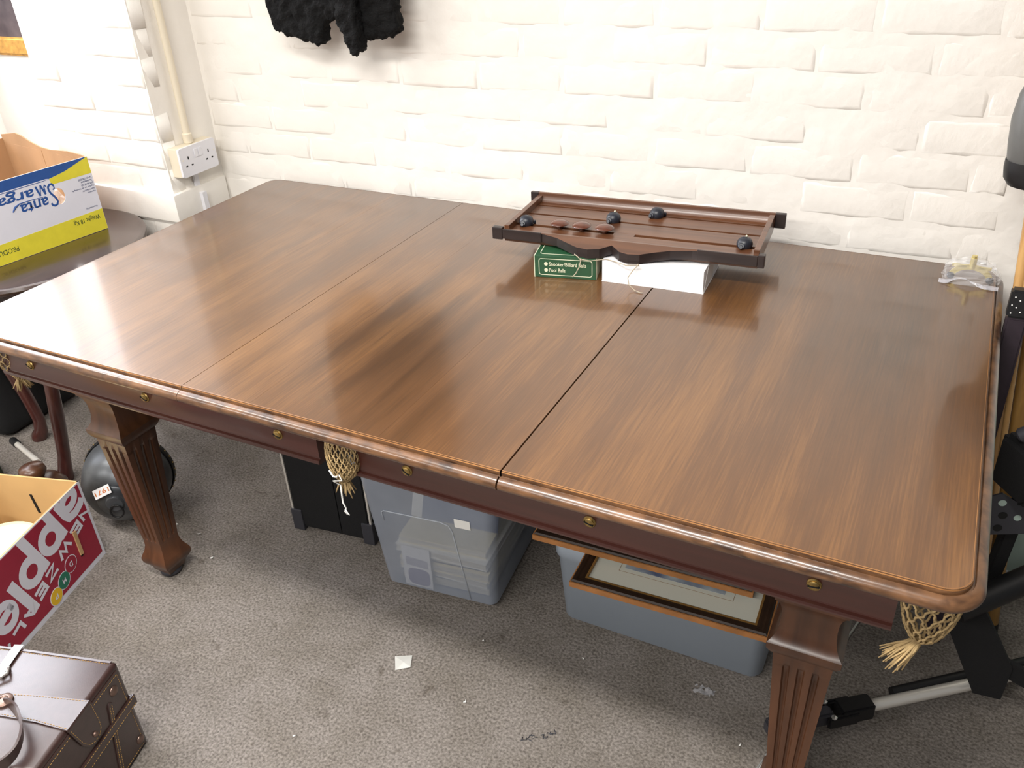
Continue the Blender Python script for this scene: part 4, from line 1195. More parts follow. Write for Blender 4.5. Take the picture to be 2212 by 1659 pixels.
# back panel (seen inside), other walls, bottom
M['kraft'] = mat('pale_cardboard', (206, 170, 116), 0.85, noise=0.06, nscale=10)
cb_wall(RO + RBk * RW, -RBk, RW, RH, 0.005, None, 'side_panel', ap, 'kraft')
cb_wall(RO + RD * RL, RBk, RW, RH, 0.005, None, 'side_panel', ap, 'kraft')
cb_wall(RO + RD * RL + RBk * RW, -RD, RL, RH, 0.005, None, 'end_panel', ap, 'kraft')
bm = bmesh.new(); prism(bm, [(0, 0), (RL, 0), (RL, -RW), (0, -RW)], 0.004, frame(RO, RD, -RBk)); obj('bottom_panel', bm, 'kraft', ap, world=True)
FI = frame(RO + RD * 0.0058, RBk, (0, 0, 1))          # inner face of the far side panel, looking to the camera
for poly in ([(0.152, 0.130), (0.160, 0.130), (0.166, 0.192), (0.158, 0.192)], [(0.040, 0.142), (0.064, 0.136), (0.098, 0.140), (0.104, 0.152), (0.094, 0.159), (0.058, 0.156), (0.040, 0.150)]):
    bm = bmesh.new(); prism(bm, poly, 0.0009, FI @ Matrix.Translation((0, 0, -0.0004))); obj('vent_slot', bm, 'hole', ap, world=True)
# contents of the carton
M['cream_card'] = mat('cream_card', (244, 232, 190), 0.7)
cs = root('cream_lampshade', 'pale cream curved card shade inside the red apple carton', 'lampshade', (-0.085, -1.115, 0.005), 0)
bm = bmesh.new()
lathe(bm, [(0.070, 0.0), (0.098, 0.176), (0.096, 0.177), (0.068, 0.0)], 40, cap=False); obj('shade', bm, 'cream_card', cs, smooth=True, auto=40)
bm = bmesh.new(); lathe(bm, [(0.0955, 0.170), (0.070, 0.176), (0.030, 0.178), (0.0005, 0.178)], 40, cap=False); obj('shade_top', bm, 'cream_card', cs, smooth=True)
wd = root('white_dish', 'white china dish with faint grey marks in the apple carton', 'dish', (-0.205, -1.105, 0.16), 0)
bm = bmesh.new(); lathe(bm, [(0.022, 0.0), (0.030, 0.004), (0.047, 0.022), (0.052, 0.034), (0.050, 0.035), (0.044, 0.024), (0.028, 0.008), (0.0005, 0.007)], 36, Matrix.Rotation(R(24), 4, 'X')); obj('dish_body', bm, 'white_plastic', wd, smooth=True)
bp_ = root('brass_candlestick', 'tarnished brass candlestick under the white dish in the carton', 'candlestick', (-0.205, -1.105, 0.005), 0)
bm = bmesh.new(); lathe(bm, [(0.040, 0.0), (0.042, 0.006), (0.020, 0.02), (0.009, 0.04), (0.012, 0.07), (0.008, 0.09), (0.014, 0.12), (0.020, 0.132), (0.018, 0.146), (0.010, 0.153)], 24); obj('stem', bm, 'brass', bp_, smooth=True, auto=50)

# ---- brown leather travel case in the front left corner
M['leather'] = mat('brown_leather', (58, 38, 35), 0.40, noise=0.15, nscale=60, bump=0.25, bscale=420, bdist=0.0006, coat=0.72, coat_rough=0.26)
M['stitch'] = mat('gold_stitching', (188, 148, 82), 0.7)
M['stud'] = mat('bronze_stud', (120, 98, 88), 0.32, 0.7)
SK = root('travel_case', 'dark brown stitched leather travel case with straps at the front left', 'suitcase', (0.551, -1.285, 0.0), 0.268)
SL, SD, SH = 0.345, 0.255, 0.243
obj('case_body', bbox(-SL, 0, -SD, 0, 0.0008, SH, 0.010, 3), 'leather', SK, smooth=True, auto=40)
FE = frame((0.0, 0, SH), (0, -1, 0), (0, 0, -1))        # right end: x = s from back corner, y = t down, normal +x
def strip(poly, th, mx, name, mt='leather', par=SK, bev=0.0008):
    bm = bmesh.new(); prism(bm, poly, th, mx)
    if bev: bmesh.ops.bevel(bm, geom=bm.edges[:], offset=bev, segments=1, affect='EDGES')
    return obj(name, bm, mt, par)
def stitches(paths, mx, z, name='stitching', par=SK, step=0.0062, ln=0.0042, w=0.0005):
    bm = bmesh.new()
    for pa in paths:
        for (p, q) in zip(pa, pa[1:]):
            L_ = math.hypot(q[0] - p[0], q[1] - p[1]); k = max(1, int(L_ / step))
            for i in range(k):
                a = (i + 0.15) / k; b = (i + 0.15 + ln / step * 0.85) / k
                A = (p[0] + (q[0] - p[0]) * a, p[1] + (q[1] - p[1]) * a); B = (p[0] + (q[0] - p[0]) * b, p[1] + (q[1] - p[1]) * b)
                tube(bm, [mx @ Vector((A[0], A[1], z)), mx @ Vector(((A[0] + B[0]) / 2, (A[1] + B[1]) / 2, z + 0.0004)), mx @ Vector((B[0], B[1], z))], w, 4)
    return obj(name, bm, 'stitch', par)
# end panel with raised border
strip(rrect(0.010, 0.012, SD - 0.010, SH - 0.006, 0.004, 2), 0.0020, FE, 'end_patch')
stitches([[(0.016, 0.020), (0.016, SH - 0.012), (SD - 0.016, SH - 0.012)], [(0.016, 0.020), (0.100, 0.020)], [(0.165, 0.020), (SD - 0.016, 0.020)]], FE, 0.0022)
# belt round the case
strip([(-0.004, 0.100), (SD + 0.002, 0.100), (SD + 0.002, 0.126), (-0.004, 0.126)], 0.0050, FE @ Matrix.Translation((0, 0, 0.001)), 'belt')
stitches([[(0.0, 0.1035), (SD, 0.1035)], [(0.0, 0.1225), (SD, 0.1225)]], FE, 0.0063)
FBk = frame((0, 0.0, SH), (-1, 0, 0), (0, 0, -1))
strip([(-0.004, 0.100), (SL, 0.100), (SL, 0.126), (-0.004, 0.126)], 0.0050, frame((0, 0.0, SH), (-1, 0, 0), (0, 0, -1)) @ Matrix.Translation((0, 0, 0.0)), 'belt')
# narrow strap running down
strip([(0.052, 0.060), (0.058, 0.054), (0.064, 0.056), (0.066, 0.062), (0.104, 0.238), (0.090, 0.238)], 0.0035, FE @ Matrix.Translation((0, 0, 0.0012)), 'narrow_strap')
stitches([[(0.0565, 0.062), (0.093, 0.236)], [(0.0625, 0.062), (0.100, 0.236)]], FE, 0.0050)
# broad strap over the top edge with a rounded tab
tab = [(0.098, -0.0005), (0.168, -0.0005), (0.158, 0.040), (0.152, 0.062), (0.140, 0.080), (0.124, 0.089), (0.106, 0.086), (0.096, 0.072), (0.094, 0.050)]
strip(tab, 0.0035, FE @ Matrix.Translation((0, 0, 0.0035)), 'strap_tab')
stitches([[(0.1015, 0.004), (0.0985, 0.050), (0.100, 0.070), (0.108, 0.0815), (0.123, 0.0845), (0.137, 0.077), (0.148, 0.060), (0.154, 0.040), (0.163, 0.004)]], FE, 0.0072)
FTp = frame((0, 0, SH), (1, 0, 0), (0, 1, 0))           # top: x, y local, normal up
strip([(-0.190, -0.112), (-0.120, -0.104), (0.0060, -0.098), (0.0060, -0.168), (-0.07, -0.160), (-0.190, -0.158)], 0.0040, FTp @ Matrix.Translation((0, 0, -0.0004)), 'top_strap')
stitches([[(-0.190, -0.1155), (-0.120, -0.1075), (0.003, -0.1015)], [(-0.190, -0.1545), (-0.07, -0.1565), (0.003, -0.1645)]], FTp, 0.0040)
stitches([[(-SL + 0.01, -0.010), (-0.012, -0.010)]], FTp, 0.0004)
strip([(-SL + 0.008, -0.002), (-0.010, -0.002), (-0.010, -0.0085), (-SL + 0.008, -0.0085)], 0.0018, FTp @ Matrix.Translation((0, 0, -0.0006)), 'top_piping')
for (s_, t_, r_, z_) in ((0.037, 0.044, 0.0115, 0.002), (0.022, 0.214, 0.0105, 0.002), (0.118, 0.070, 0.0062, 0.007), (0.130, 0.170, 0.0062, 0.002)):
    bm = bmesh.new(); lathe(bm, [(r_, 0), (r_ * 0.96, 0.0018), (r_ * 0.7, 0.0042), (r_ * 0.35, 0.0054), (0.0003, 0.0058)], 20, FE @ Matrix.Translation((s_, t_, z_)), cap=False)
    obj('stud', bm, 'stud', SK, smooth=True)
# carrying handle and its round boss
hp = [(-0.150, -0.134, 0.249), (-0.128, -0.142, 0.258), (-0.092, -0.164, 0.270), (-0.056, -0.200, 0.272), (-0.045, -0.235, 0.266), (-0.060, -0.262, 0.258), (-0.090, -0.280, 0.252), (-0.120, -0.290, 0.246)]
def smooth_path(pts, k=5):
    P_ = [Vector(p) for p in pts]; out = []
    for i in range(len(P_) - 1):
        p0, p1, p2, p3 = P_[max(i - 1, 0)], P_[i], P_[i + 1], P_[min(i + 2, len(P_) - 1)]
        for j in range(k):
            t = j / k
            out.append(0.5 * ((2 * p1) + (p2 - p0) * t + (2 * p0 - 5 * p1 + 4 * p2 - p3) * t * t + (3 * p1 - p0 - 3 * p2 + p3) * t ** 3))
    return out + [P_[-1]]
hp = smooth_path(hp)
bm = bmesh.new()
rows = []
for i, p in enumerate(hp):
    p = Vector(p); t = (Vector(hp[min(i + 1, len(hp) - 1)]) - Vector(hp[max(i - 1, 0)])).normalized(); sd = t.cross(Vector((0.2, 0.1, 1))).normalized()
    up = sd.cross(t)
    w_ = 0.013
    rows.append([bm.verts.new(p + up * w_ + sd * 0.0022), bm.verts.new(p + up * w_ - sd * 0.0022), bm.verts.new(p - up * w_ - sd * 0.0022), bm.verts.new(p - up * w_ + sd * 0.0022)])
for a, b in zip(rows, rows[1:]):
    for i in range(4): bm.faces.new((a[i], a[(i + 1) % 4], b[(i + 1) % 4], b[i]))
bm.faces.new(rows[0]); bm.faces.new(rows[-1][::-1])
hd = obj('handle', bm, 'leather', SK, smooth=True, auto=45)
bm = bmesh.new(); lathe(bm, [(0.017, 0.0), (0.017, 0.004), (0.011, 0.0065), (0.009, 0.0065), (0.007, 0.0045), (0.0005, 0.0045)], 24, Matrix.Translation((-0.160, -0.128, SH + 0.004))); obj('handle_boss', bm, 'stud', SK, smooth=True, auto=40)
# white paper tag band and chrome clasp at the back edge
bm = bmesh.new(); prism(bm, [(-0.2300, -0.060), (-0.2105, -0.050), (-0.2180, 0.004), (-0.2375, 0.002)], 0.0012, FTp @ Matrix.Translation((0, 0, 0.004))); obj('white_tag', bm, 'white_card', SK)
bm = bmesh.new(); prism(bm, [(0.218, -0.0012), (0.237, -0.0012), (0.239, 0.030), (0.221, 0.030)], 0.0012, FBk @ Matrix.Translation((0, -0.002, 0.005))); obj('white_tag', bm, 'white_card', SK)
bm = bbox(-0.262, -0.205, -0.078, -0.052, SH - 0.001, SH + 0.008, 0.002); cl_ = obj('clasp', bm, 'chrome', SK)
bm = bmesh.new(); tube(bm, [(-0.205, -0.058, SH + 0.008), (-0.196, -0.070, SH + 0.010), (-0.214, -0.094, SH + 0.008)], 0.0035, 8); o = obj('clasp_lever', bm, 'chrome', None, smooth=True); o.parent = cl_

# ---- dark domed metal helmet behind the left leg
M['gunmetal'] = mat('grey_black_metal', (112, 116, 120), 0.36, 0.4, rgb2=(58, 60, 64), nscale=9, noise=0.5)
hm = root('domed_helmet', 'dull black domed helmet with a ring and paper label behind the fluted leg', 'helmet', (-0.080, -0.735, 0.0), 0)
ax = Vector((0.52, -0.80, 0.02)).normalized()
mh = Matrix.Translation((0, 0, 0.122)) @ Vector((0, 0, 1)).rotation_difference(ax).to_matrix().to_4x4()
bm = bmesh.new()
lathe(bm, [(0.1185, -0.052), (0.1215, -0.030), (0.119, 0.0), (0.108, 0.040), (0.090, 0.068), (0.064, 0.088), (0.034, 0.098), (0.0005, 0.101)], 40, mh, cap=False)
obj('dome', bm, 'gunmetal', hm, smooth=True)
bm = bmesh.new(); lathe(bm, [(0.1175, -0.058), (0.1245, -0.058), (0.1260, -0.048), (0.1235, -0.040), (0.1190, -0.042)], 48, mh, cap=False)
obj('rim', bm, 'black', hm, smooth=True, auto=40)
bm = bmesh.new()
for i in range(36):
    a = 2 * PI * i / 36
    lathe(bm, [(0.0012, -0.001), (0.0026, 0.0), (0.0026, 0.0015), (0.0012, 0.0026)], 6, mh @ Matrix.Rotation(a, 4, 'Z') @ Matrix.Translation((0.1252, 0, -0.049)) @ Matrix.Rotation(PI / 2, 4, 'Y'))
obj('rim_beads', bm, 'brass', hm)
bm = bmesh.new(); lathe(bm, [(0.050, 0.090), (0.050, 0.097), (0.046, 0.101), (0.026, 0.105), (0.022, 0.112), (0.0005, 0.113)], 30, mh, cap=False); obj('crown_plate', bm, 'gunmetal', hm, smooth=True, auto=40)
bm = bmesh.new()
tube(bm, [mh @ Vector((0.004 + 0.0, 0, 0.112)) + Vector((0.014 * math.sin(t_ * 2 * PI / 20), 0.010 * math.sin(t_ * 2 * PI / 20), -0.018 + 0.021 * math.cos(t_ * 2 * PI / 20))) + ax * 0.006 for t_ in range(21)], 0.0026, 8, cap=False)
obj('ring_pull', bm, 'black', hm, smooth=True)
# paper label, lettering upside down as it lies
Yl = Vector((0, 0, -1)); Xl = (Vector((-ax.y, ax.x, 0)).normalized() * -1)
FL = frame(Vector((0, 0, 0.122)) + ax * 0.100 + Vector((0, 0, 0.042)) - Vector((-ax.y, ax.x, 0)) * 0.018, Vector((ax.y, -ax.x, 0.0)) + Vector((0, 0, -0.42)), (0.35, -0.35, -0.8))
FL = FL @ Matrix.Translation((-0.02, -0.012, 0.004))
bm = bmesh.new(); prism(bm, [(0, 0), (0.052, 0), (0.052, 0.026), (0, 0.026)], 0.0006, FL); lb = obj('paper_label', bm, 'white_card', hm)
o = obj('label_numbers', text_bm('1971', 0.004, 0.007, 0.048, 0.019, FL @ Matrix.Translation((0, 0, 0.0008)), 0, 0.01), mat('orange_ink', (214, 120, 50), 0.6), None); o.parent = lb

# ---- shadowy clutter under the round side table, with a light-blocking chest beyond it
M['dark_green'] = mat('dark_green_cloth', (44, 56, 34), 0.9, noise=0.3, nscale=20)
M['dark_red'] = wood('dark_red_wood', (56, 26, 24), (30, 14, 14), 0.5, (6, 6, 40))
ch = root('light_blocking_chest', 'dark reddish wooden chest of drawers at the far left, made tall to block window light', 'chest', (-1.53, -0.52, 0.0), 0.0)  # dark wood piece; height added, mostly out of view, to block window light
obj('chest_body', bbox(-0.26, 0.26, -0.40, 0.34, 0.06, 1.00, 0.006), 'dark_red', ch); obj('chest_top', bbox(-0.28, 0.28, -0.42, 0.36, 1.001, 1.03, 0.008), 'dark_red', ch)
for k in range(3):
    dr_ = obj('drawer', bbox(0.255, 0.272, -0.37, 0.31, 0.10 + 0.30 * k, 0.38 + 0.30 * k, 0.004), 'dark_red', ch)
    for yy in (-0.22, 0.16):
        bm = bmesh.new(); lathe(bm, [(0.008, 0.0), (0.008, 0.012), (0.017, 0.02), (0.015, 0.03), (0.0005, 0.033)], 14, Matrix.Translation((0.271, yy, 0.24 + 0.30 * k)) @ Matrix.Rotation(PI / 2, 4, 'Y')); kb = obj('knob', bm, 'brass', None, smooth=True); kb.parent = dr_
for sx in (-0.22, 0.22):
    for sy in (-0.35, 0.29): obj('foot', bbox(sx - 0.03, sx + 0.03, sy - 0.03, sy + 0.03, 0.0, 0.061, 0.004), 'dark_red', ch)
bg_ = root('cloth_bag', 'dark green and black cloth bag slumped on the carpet behind the carton', 'bag', (-0.72, -0.855, 0.0), 0.3)
bm = bmesh.new()
rows = []
rnd = random.Random(11)
for (r_, z_) in ((0.10, 0.0), (0.13, 0.02), (0.135, 0.06), (0.12, 0.10), (0.09, 0.13), (0.05, 0.142), (0.004, 0.140)):
    rows.append([bm.verts.new((r_ * math.cos(2 * PI * i / 18) * (1 + 0.12 * math.sin(3 * 2 * PI * i / 18 + z_ * 30)), 0.75 * r_ * math.sin(2 * PI * i / 18), max(0, z_ + (rnd.uniform(-0.008, 0.008) if z_ > 0 else 0)))) for i in range(18)])
for a, b in zip(rows, rows[1:]):
    for i in range(18): bm.faces.new((a[i], a[(i + 1) % 18], b[(i + 1) % 18], b[i]))
bm.faces.new(rows[0][::-1]); bm.faces.new(rows[-1])
obj('bag_body', bm, 'dark_green', bg_, smooth=True)
bm = bmesh.new(); tube(bm, [(-0.08, 0, 0.125), (-0.06, -0.03, 0.17), (0.02, -0.04, 0.18), (0.07, 0, 0.12)], 0.009, 8); obj('bag_strap', bm, 'blackmat', bg_, smooth=True)
hb = root('black_holdall', 'large black cloth holdall in the shade under the round side table', 'bag', (-0.99, -0.46, 0.0), 0.05)
bm = bbox(-0.20, 0.20, -0.19, 0.19, 0.0, 0.36, 0.07, 4)
for v in bm.verts:
    if v.co.z > 0.02:
        d_ = mnoise.noise(v.co * 9) * 0.02
        v.co.x *= 1 + d_; v.co.z += d_ * 0.6
obj('bag_body', bm, 'blackmat', hb, smooth=True)
for sy in (-0.10, 0.10):
    bm = bmesh.new(); tube(bm, [(-0.10, sy, 0.355), (-0.09, sy * 0.8, 0.42), (0.0, sy * 0.6, 0.45), (0.09, sy * 0.8, 0.42), (0.10, sy, 0.355)], 0.010, 8); obj('carry_handle', bm, 'blackmat', hb, smooth=True)
bm = bmesh.new(); tube(bm, [(-0.15, 0, 0.362), (0.0, 0, 0.366), (0.15, 0, 0.362)], 0.004, 6); obj('zip', bm, 'darkgrey', hb, smooth=True)
tb = root('clear_tube', 'shiny pale metal tube lying in the shade beside the carton', 'tube', (-0.70, -0.65, 0.0), 0)
bm = bmesh.new(); tube(bm, [(-0.055, 0.014, 0.012), (0.125, -0.033, 0.012)], 0.0095, 14); obj('tube_body', bm, 'silver', tb, smooth=True, auto=40)
bm = bmesh.new(); tube(bm, [(-0.064, 0.0163, 0.013), (-0.030, 0.0075, 0.013)], 0.0125, 14); obj('tube_sleeve', bm, 'black', tb, smooth=True, auto=40)
bw = root('wooden_bowl', 'dark brown lobed wooden bowl with a knob behind the apple carton', 'bowl', (-0.375, -0.815, 0.0), 0)
bm = bmesh.new(); lathe(bm, [(0.030, 0.0), (0.050, 0.004), (0.078, 0.045), (0.080, 0.060), (0.066, 0.082), (0.040, 0.098), (0.0005, 0.103)], 28, cap=False); obj('bowl_body', bm, 'legwood', bw, smooth=True)
bm = bmesh.new(); lathe(bm, [(0.016, 0.095), (0.028, 0.104), (0.038, 0.122), (0.034, 0.138), (0.018, 0.146), (0.0005, 0.148)], 24, cap=False); obj('knob', bm, 'legwood', bw, smooth=True)

# ================================================================== under the table
# ---- black case with metal edging
bc = root('equipment_case', 'black upright case with metal edging and corner caps under the table', 'case', (0.398, -0.594, 0.0), 0.118)
CW, CDp, CHt = 0.250, 0.17, 0.46
obj('case_body', bbox(0.003, CW - 0.003, 0.003, CDp, 0.010, CHt, 0.004), 'blackmat', bc)
obj('case_door', bbox(0.012, 0.150, -0.0005, 0.01, 0.02, CHt - 0.01, 0.001), 'blackmat', bc); obj('case_door', bbox(0.153, CW - 0.012, -0.0005, 0.01, 0.02, CHt - 0.01, 0.001), 'blackmat', bc)
for x in (0.0, CW - 0.006): obj('edge_strip', bbox(x, x + 0.006, -0.001, 0.007, 0.07, CHt, 0.001), 'silver', bc)
for x in (-0.003, CW - 0.031): obj('corner_cap', bbox(x, x + 0.034, -0.004, 0.034, 0.0, 0.072, 0.003), 'darkgrey', bc)
for x in (-0.003, CW - 0.031): obj('corner_cap', bbox(x, x + 0.034, CDp - 0.03, CDp + 0.004, 0.0, 0.072, 0.003), 'darkgrey', bc)

# ---- storage tubs: lofted rounded rectangles
def loft(sections, n=5):
    bm = bmesh.new(); rows = []
    for (x0, y0, x1, y1, r_, z_) in sections:
        rows.append([bm.verts.new((p[0], p[1], z_)) for p in rrect(x0, y0, x1, y1, r_, n)])
    for a, b in zip(rows, rows[1:]):
        m_ = len(a)
        for i in range(m_): bm.faces.new((a[i], a[(i + 1) % m_], b[(i + 1) % m_], b[i]))
    return bm, rows
M['tub_clear'] = clear_plastic('milky_clear_plastic', (160, 168, 182), 0.60, 0.35)
M['tub_rib'] = clear_plastic('plastic_rib', (205, 212, 224), 0.55, 0.3)
tu = root('storage_tub', 'tall milky clear plastic storage tub under the table, full of papers', 'tub', (0.765, -0.677, 0.0), 0.103)
TW, TD, TH = 0.302, 0.40, 0.42
fl = 0.030
bm, rows = loft([(0.012, 0.012, TW - 0.012, TD - 0.012, 0.012, 0.004), (0.0, 0.0, TW, TD, 0.022, 0.016), (-fl, -fl, TW + fl, TD + fl, 0.030, TH), (-fl - 0.012, -fl - 0.012, TW + fl + 0.012, TD + fl + 0.012, 0.034, TH + 0.004), (-fl - 0.012, -fl - 0.012, TW + fl + 0.012, TD + fl + 0.012, 0.034, TH - 0.012)])
bm.faces.new(rows[0][::-1])
obj('tub_shell', bm, 'tub_clear', tu, smooth=True, auto=40)
def tubface(s, z): return Vector((s, -fl * (z - 0.016) / (TH - 0.016) - 0.0012, z))
bm = bmesh.new(); tube(bm, [tubface(0.030, 0.235), tubface(0.028, 0.262), tubface(0.034, 0.268), tubface(0.10, 0.269), tubface(0.185, 0.270), tubface(0.205, 0.264), tubface(0.213, 0.245), tubface(0.222, 0.15), tubface(0.236, 0.022)], 0.0016, 6)
obj('moulded_rib', bm, 'tub_rib', tu, smooth=True)
bm = bmesh.new()
q = [tubface(0.222, 0.292), tubface(0.262, 0.292), tubface(0.262, 0.265), tubface(0.222, 0.265)]
v = [bm.verts.new(p + Vector((0, -0.0006, 0))) for p in q]; bm.faces.new(v); obj('price_sticker', bm, 'paper', tu)
tub_things = [(0.030, 0.272, 0.030, 0.300, 0.022, 0.030, 0.02), (0.024, 0.268, 0.036, 0.330, 0.030, 0.020, -0.03), (0.030, 0.275, 0.026, 0.310, 0.030, 0.026, 0.015), (0.040, 0.270, 0.030, 0.330, 0.030, 0.024, 0.04), (0.026, 0.276, 0.022, 0.320, 0.030, 0.022, -0.02), (0.034, 0.270, 0.030, 0.330, 0.030, 0.020, 0.02)]
M['pages'] = mat('book_pages', (214, 208, 190), 0.8, noise=0.25, nscale=6, stretch=(1, 1, 90))
M['blue_cover'] = mat('blue_cover', (52, 70, 112), 0.5)
zz = 0.0056
words = ['bottom-most', 'second from the bottom', 'third from the bottom', 'third from the top', 'second from the top', 'topmost']
for i, (x0, x1, y0, y1, _, th, rz) in enumerate(tub_things):
    bk = root('book', 'pale paged book in the clear tub, %s of its stack' % words[i], 'book', Vector((0.765, -0.677, 0)) + Matrix.Rotation(0.103, 3, 'Z') @ Vector((x0, y0, zz)), 0.103 + rz, 'books stacked in the clear tub')
    obj('page_block', bbox(0.002, x1 - x0 - 0.002, 0.002, y1 - y0 - 0.002, 0.002, th - 0.002), 'pages', bk)
    obj('cover', bbox(0, x1 - x0, 0, y1 - y0, 0.0, 0.002), ('blue_cover', 'paper', 'cream_card', 'darkgrey', 'paper', 'cream_card')[i], bk); obj('cover', bbox(0, x1 - x0, 0, y1 - y0, th - 0.002, th), ('blue_cover', 'paper', 'cream_card', 'darkgrey', 'paper', 'cream_card')[i], bk)
    zz += th + 0.0004
fo_ = root('blue_folder', 'dark blue folder leaning above the books in the clear tub', 'folder', Vector((0.765, -0.677, 0)) + Matrix.Rotation(0.103, 3, 'Z') @ Vector((0.06, 0.11, zz)), 0.103)
bm = bmesh.new(); box(bm, 0, 0.21, 0.0, 0.006, 0, 0.20, Matrix.Rotation(R(-22), 4, 'X') @ Matrix.Translation((0, 0, 0.001))); obj('cover', bm, 'blue_cover', fo_)
bm = bmesh.new(); box(bm, -0.03, 0.0, 0.0, 0.006, 0, 0.20, Matrix.Rotation(R(-22), 4, 'X') @ Matrix.Translation((0, 0, 0.001))); obj('spine', bm, 'paper', fo_)
pk = root('paper_packet', 'white packet with purple print standing at the front of the clear tub', 'packet', Vector((0.765, -0.677, 0)) + Matrix.Rotation(0.103, 3, 'Z') @ Vector((0.046, 0.014, 0.0055)), 0.103)
obj('sheet', bbox(0, 0.078, 0, 0.004, 0, 0.128, 0.0005), 'white_card', pk)
bm = bmesh.new(); prism(bm, rrect(0.012, 0.006, 0.072, 0.060, 0.016), 0.0006, frame((0, -0.0001, 0), (1, 0, 0), (0, 0, 1))); obj('purple_print', bm, mat('purple_print', (124, 112, 150), 0.6), pk)
bm = bmesh.new(); prism(bm, [(0.010, 0.070), (0.070, 0.066), (0.070, 0.092), (0.010, 0.096)], 0.0006, frame((0, -0.0001, 0), (1, 0, 0), (0, 0, 1))); obj('grey_print', bm, mat('grey_print', (176, 172, 186), 0.6), pk)

M['tub_grey'] = mat('grey_tub_plastic', (150, 160, 172), 0.45, noise=0.03, nscale=5)
t2 = root('grey_tub', 'long low grey plastic tub carrying two picture frames under the table', 'tub', (1.224, -0.600, 0.0), 0.0)
W2, D2, H2 = 0.476, 0.36, 0.246
bm, rows = loft([(0.010, 0.010, W2 - 0.010, D2 - 0.010, 0.018, 0.0006), (0.0, 0.0, W2, D2, 0.030, 0.012), (-0.012, -0.012, W2 + 0.012, D2 + 0.012, 0.034, 0.205), (-0.017, -0.017, W2 + 0.017, D2 + 0.017, 0.036, 0.212), (-0.018, -0.018, W2 + 0.018, D2 + 0.018, 0.036, 0.240), (-0.014, -0.014, W2 + 0.014, D2 + 0.014, 0.034, H2)])
bm.faces.new(rows[0][::-1]); bm.faces.new(rows[-1])
obj('tub_body', bm, 'tub_grey', t2, smooth=True, auto=40)
# ---- two picture frames lying on it
M['frame_dark'] = mat('dark_frame_moulding', (48, 32, 22), 0.5, noise=0.2, nscale=30, spec=0.35)
M['frame_edge'] = mat('raw_frame_edge', (172, 116, 66), 0.6, noise=0.2, nscale=30)
M['mount'] = mat('picture_mount', (206, 206, 194), 0.6)
M['frame_gold'] = mat('gold_slip', (148, 110, 60), 0.4, 0.3)
def picture(name, label, x0, y0, w_, d_, z_, rz, img):
    p = root(name, label, 'picture', (x0, y0, z_), rz, 'framed pictures lying on the grey tub')
    for (a, b, c, d, nm) in ((0, w_, 0, 0.003, 'outer_edge'), (0, w_, d_ - 0.003, d_, 'outer_edge'), (0, 0.003, 0.003, d_ - 0.003, 'outer_edge'), (w_ - 0.003, w_, 0.003, d_ - 0.003, 'outer_edge')):
        obj(nm, bbox(a, b, c, d, 0.0, 0.0135), 'frame_edge', p)
    def mould(o, dr_, L_):
        prf = [(0.003, 0.0), (0.003, 0.0150), (0.006, 0.0185), (0.012, 0.0180), (0.016, 0.0150), (0.022, 0.0145), (0.026, 0.0120), (0.028, 0.0095), (0.028, 0.0)]
        X = Vector(dr_); Yv = Vector((-X.y, X.x, 0))
        bm = bmesh.new()
        a = [bm.verts.new(Vector(o) + X * q[0] + Yv * q[0] + Vector((0, 0, q[1]))) for q in prf]
        b = [bm.verts.new(Vector(o) + X * (L_ - q[0]) + Yv * q[0] + Vector((0, 0, q[1]))) for q in prf]
        for i in range(len(prf)): bm.faces.new((a[i], b[i], b[(i + 1) % len(prf)], a[(i + 1) % len(prf)]))
        bm.faces.new(a[::-1]); bm.faces.new(b)
        return obj('moulding', bm, 'frame_dark', p)
    mould((0, 0, 0), (1, 0, 0), w_); mould((w_, 0, 0), (0, 1, 0), d_); mould((w_, d_, 0), (-1, 0, 0), w_); mould((0, d_, 0), (0, -1, 0), d_)
    bm = bmesh.new(); ring_prism(bm, rrect(0.0265, 0.0265, w_ - 0.0265, d_ - 0.0265, 0.0005, 1), rrect(0.031, 0.031, w_ - 0.031, d_ - 0.031, 0.0005, 1), 0.0118, Matrix.Translation((0, 0, 0))); obj('gold_slip', bm, 'frame_gold', p)
    obj('mount', bbox(0.0285, w_ - 0.0285, 0.0285, d_ - 0.0285, 0.002, 0.0060), 'mount', p)
    bm = bmesh.new(); ring_prism(bm, rrect(0.085, 0.080, w_ - 0.085, d_ - 0.06, 0.0005, 1), rrect(0.0857, 0.0807, w_ - 0.0857, d_ - 0.0607, 0.0005, 1), 0.0002, Matrix.Translation((0, 0, 0.0061))); obj('mount_line', bm, 'frame_gold', p)
    obj('print', bbox(0.095, w_ - 0.105, 0.092, d_ - 0.07, 0.0058, 0.0064), img, p)
    return p
M['blue_print'] = mat('blue_seascape', (84, 96, 128), 0.5, rgb2=(176, 184, 188), noise=0.5, nscale=14)
picture('framed_picture', 'lower of two dark framed pictures on the grey tub, with a pale mount', 1.300, -0.726, 0.418, 0.330, 0.2466, 0.035, 'blue_print')
picture('framed_picture', 'upper dark framed picture with raw orange edges on the grey tub', 1.172, -0.640, 0.494, 0.370, 0.2655, 0.036, 'blue_print')

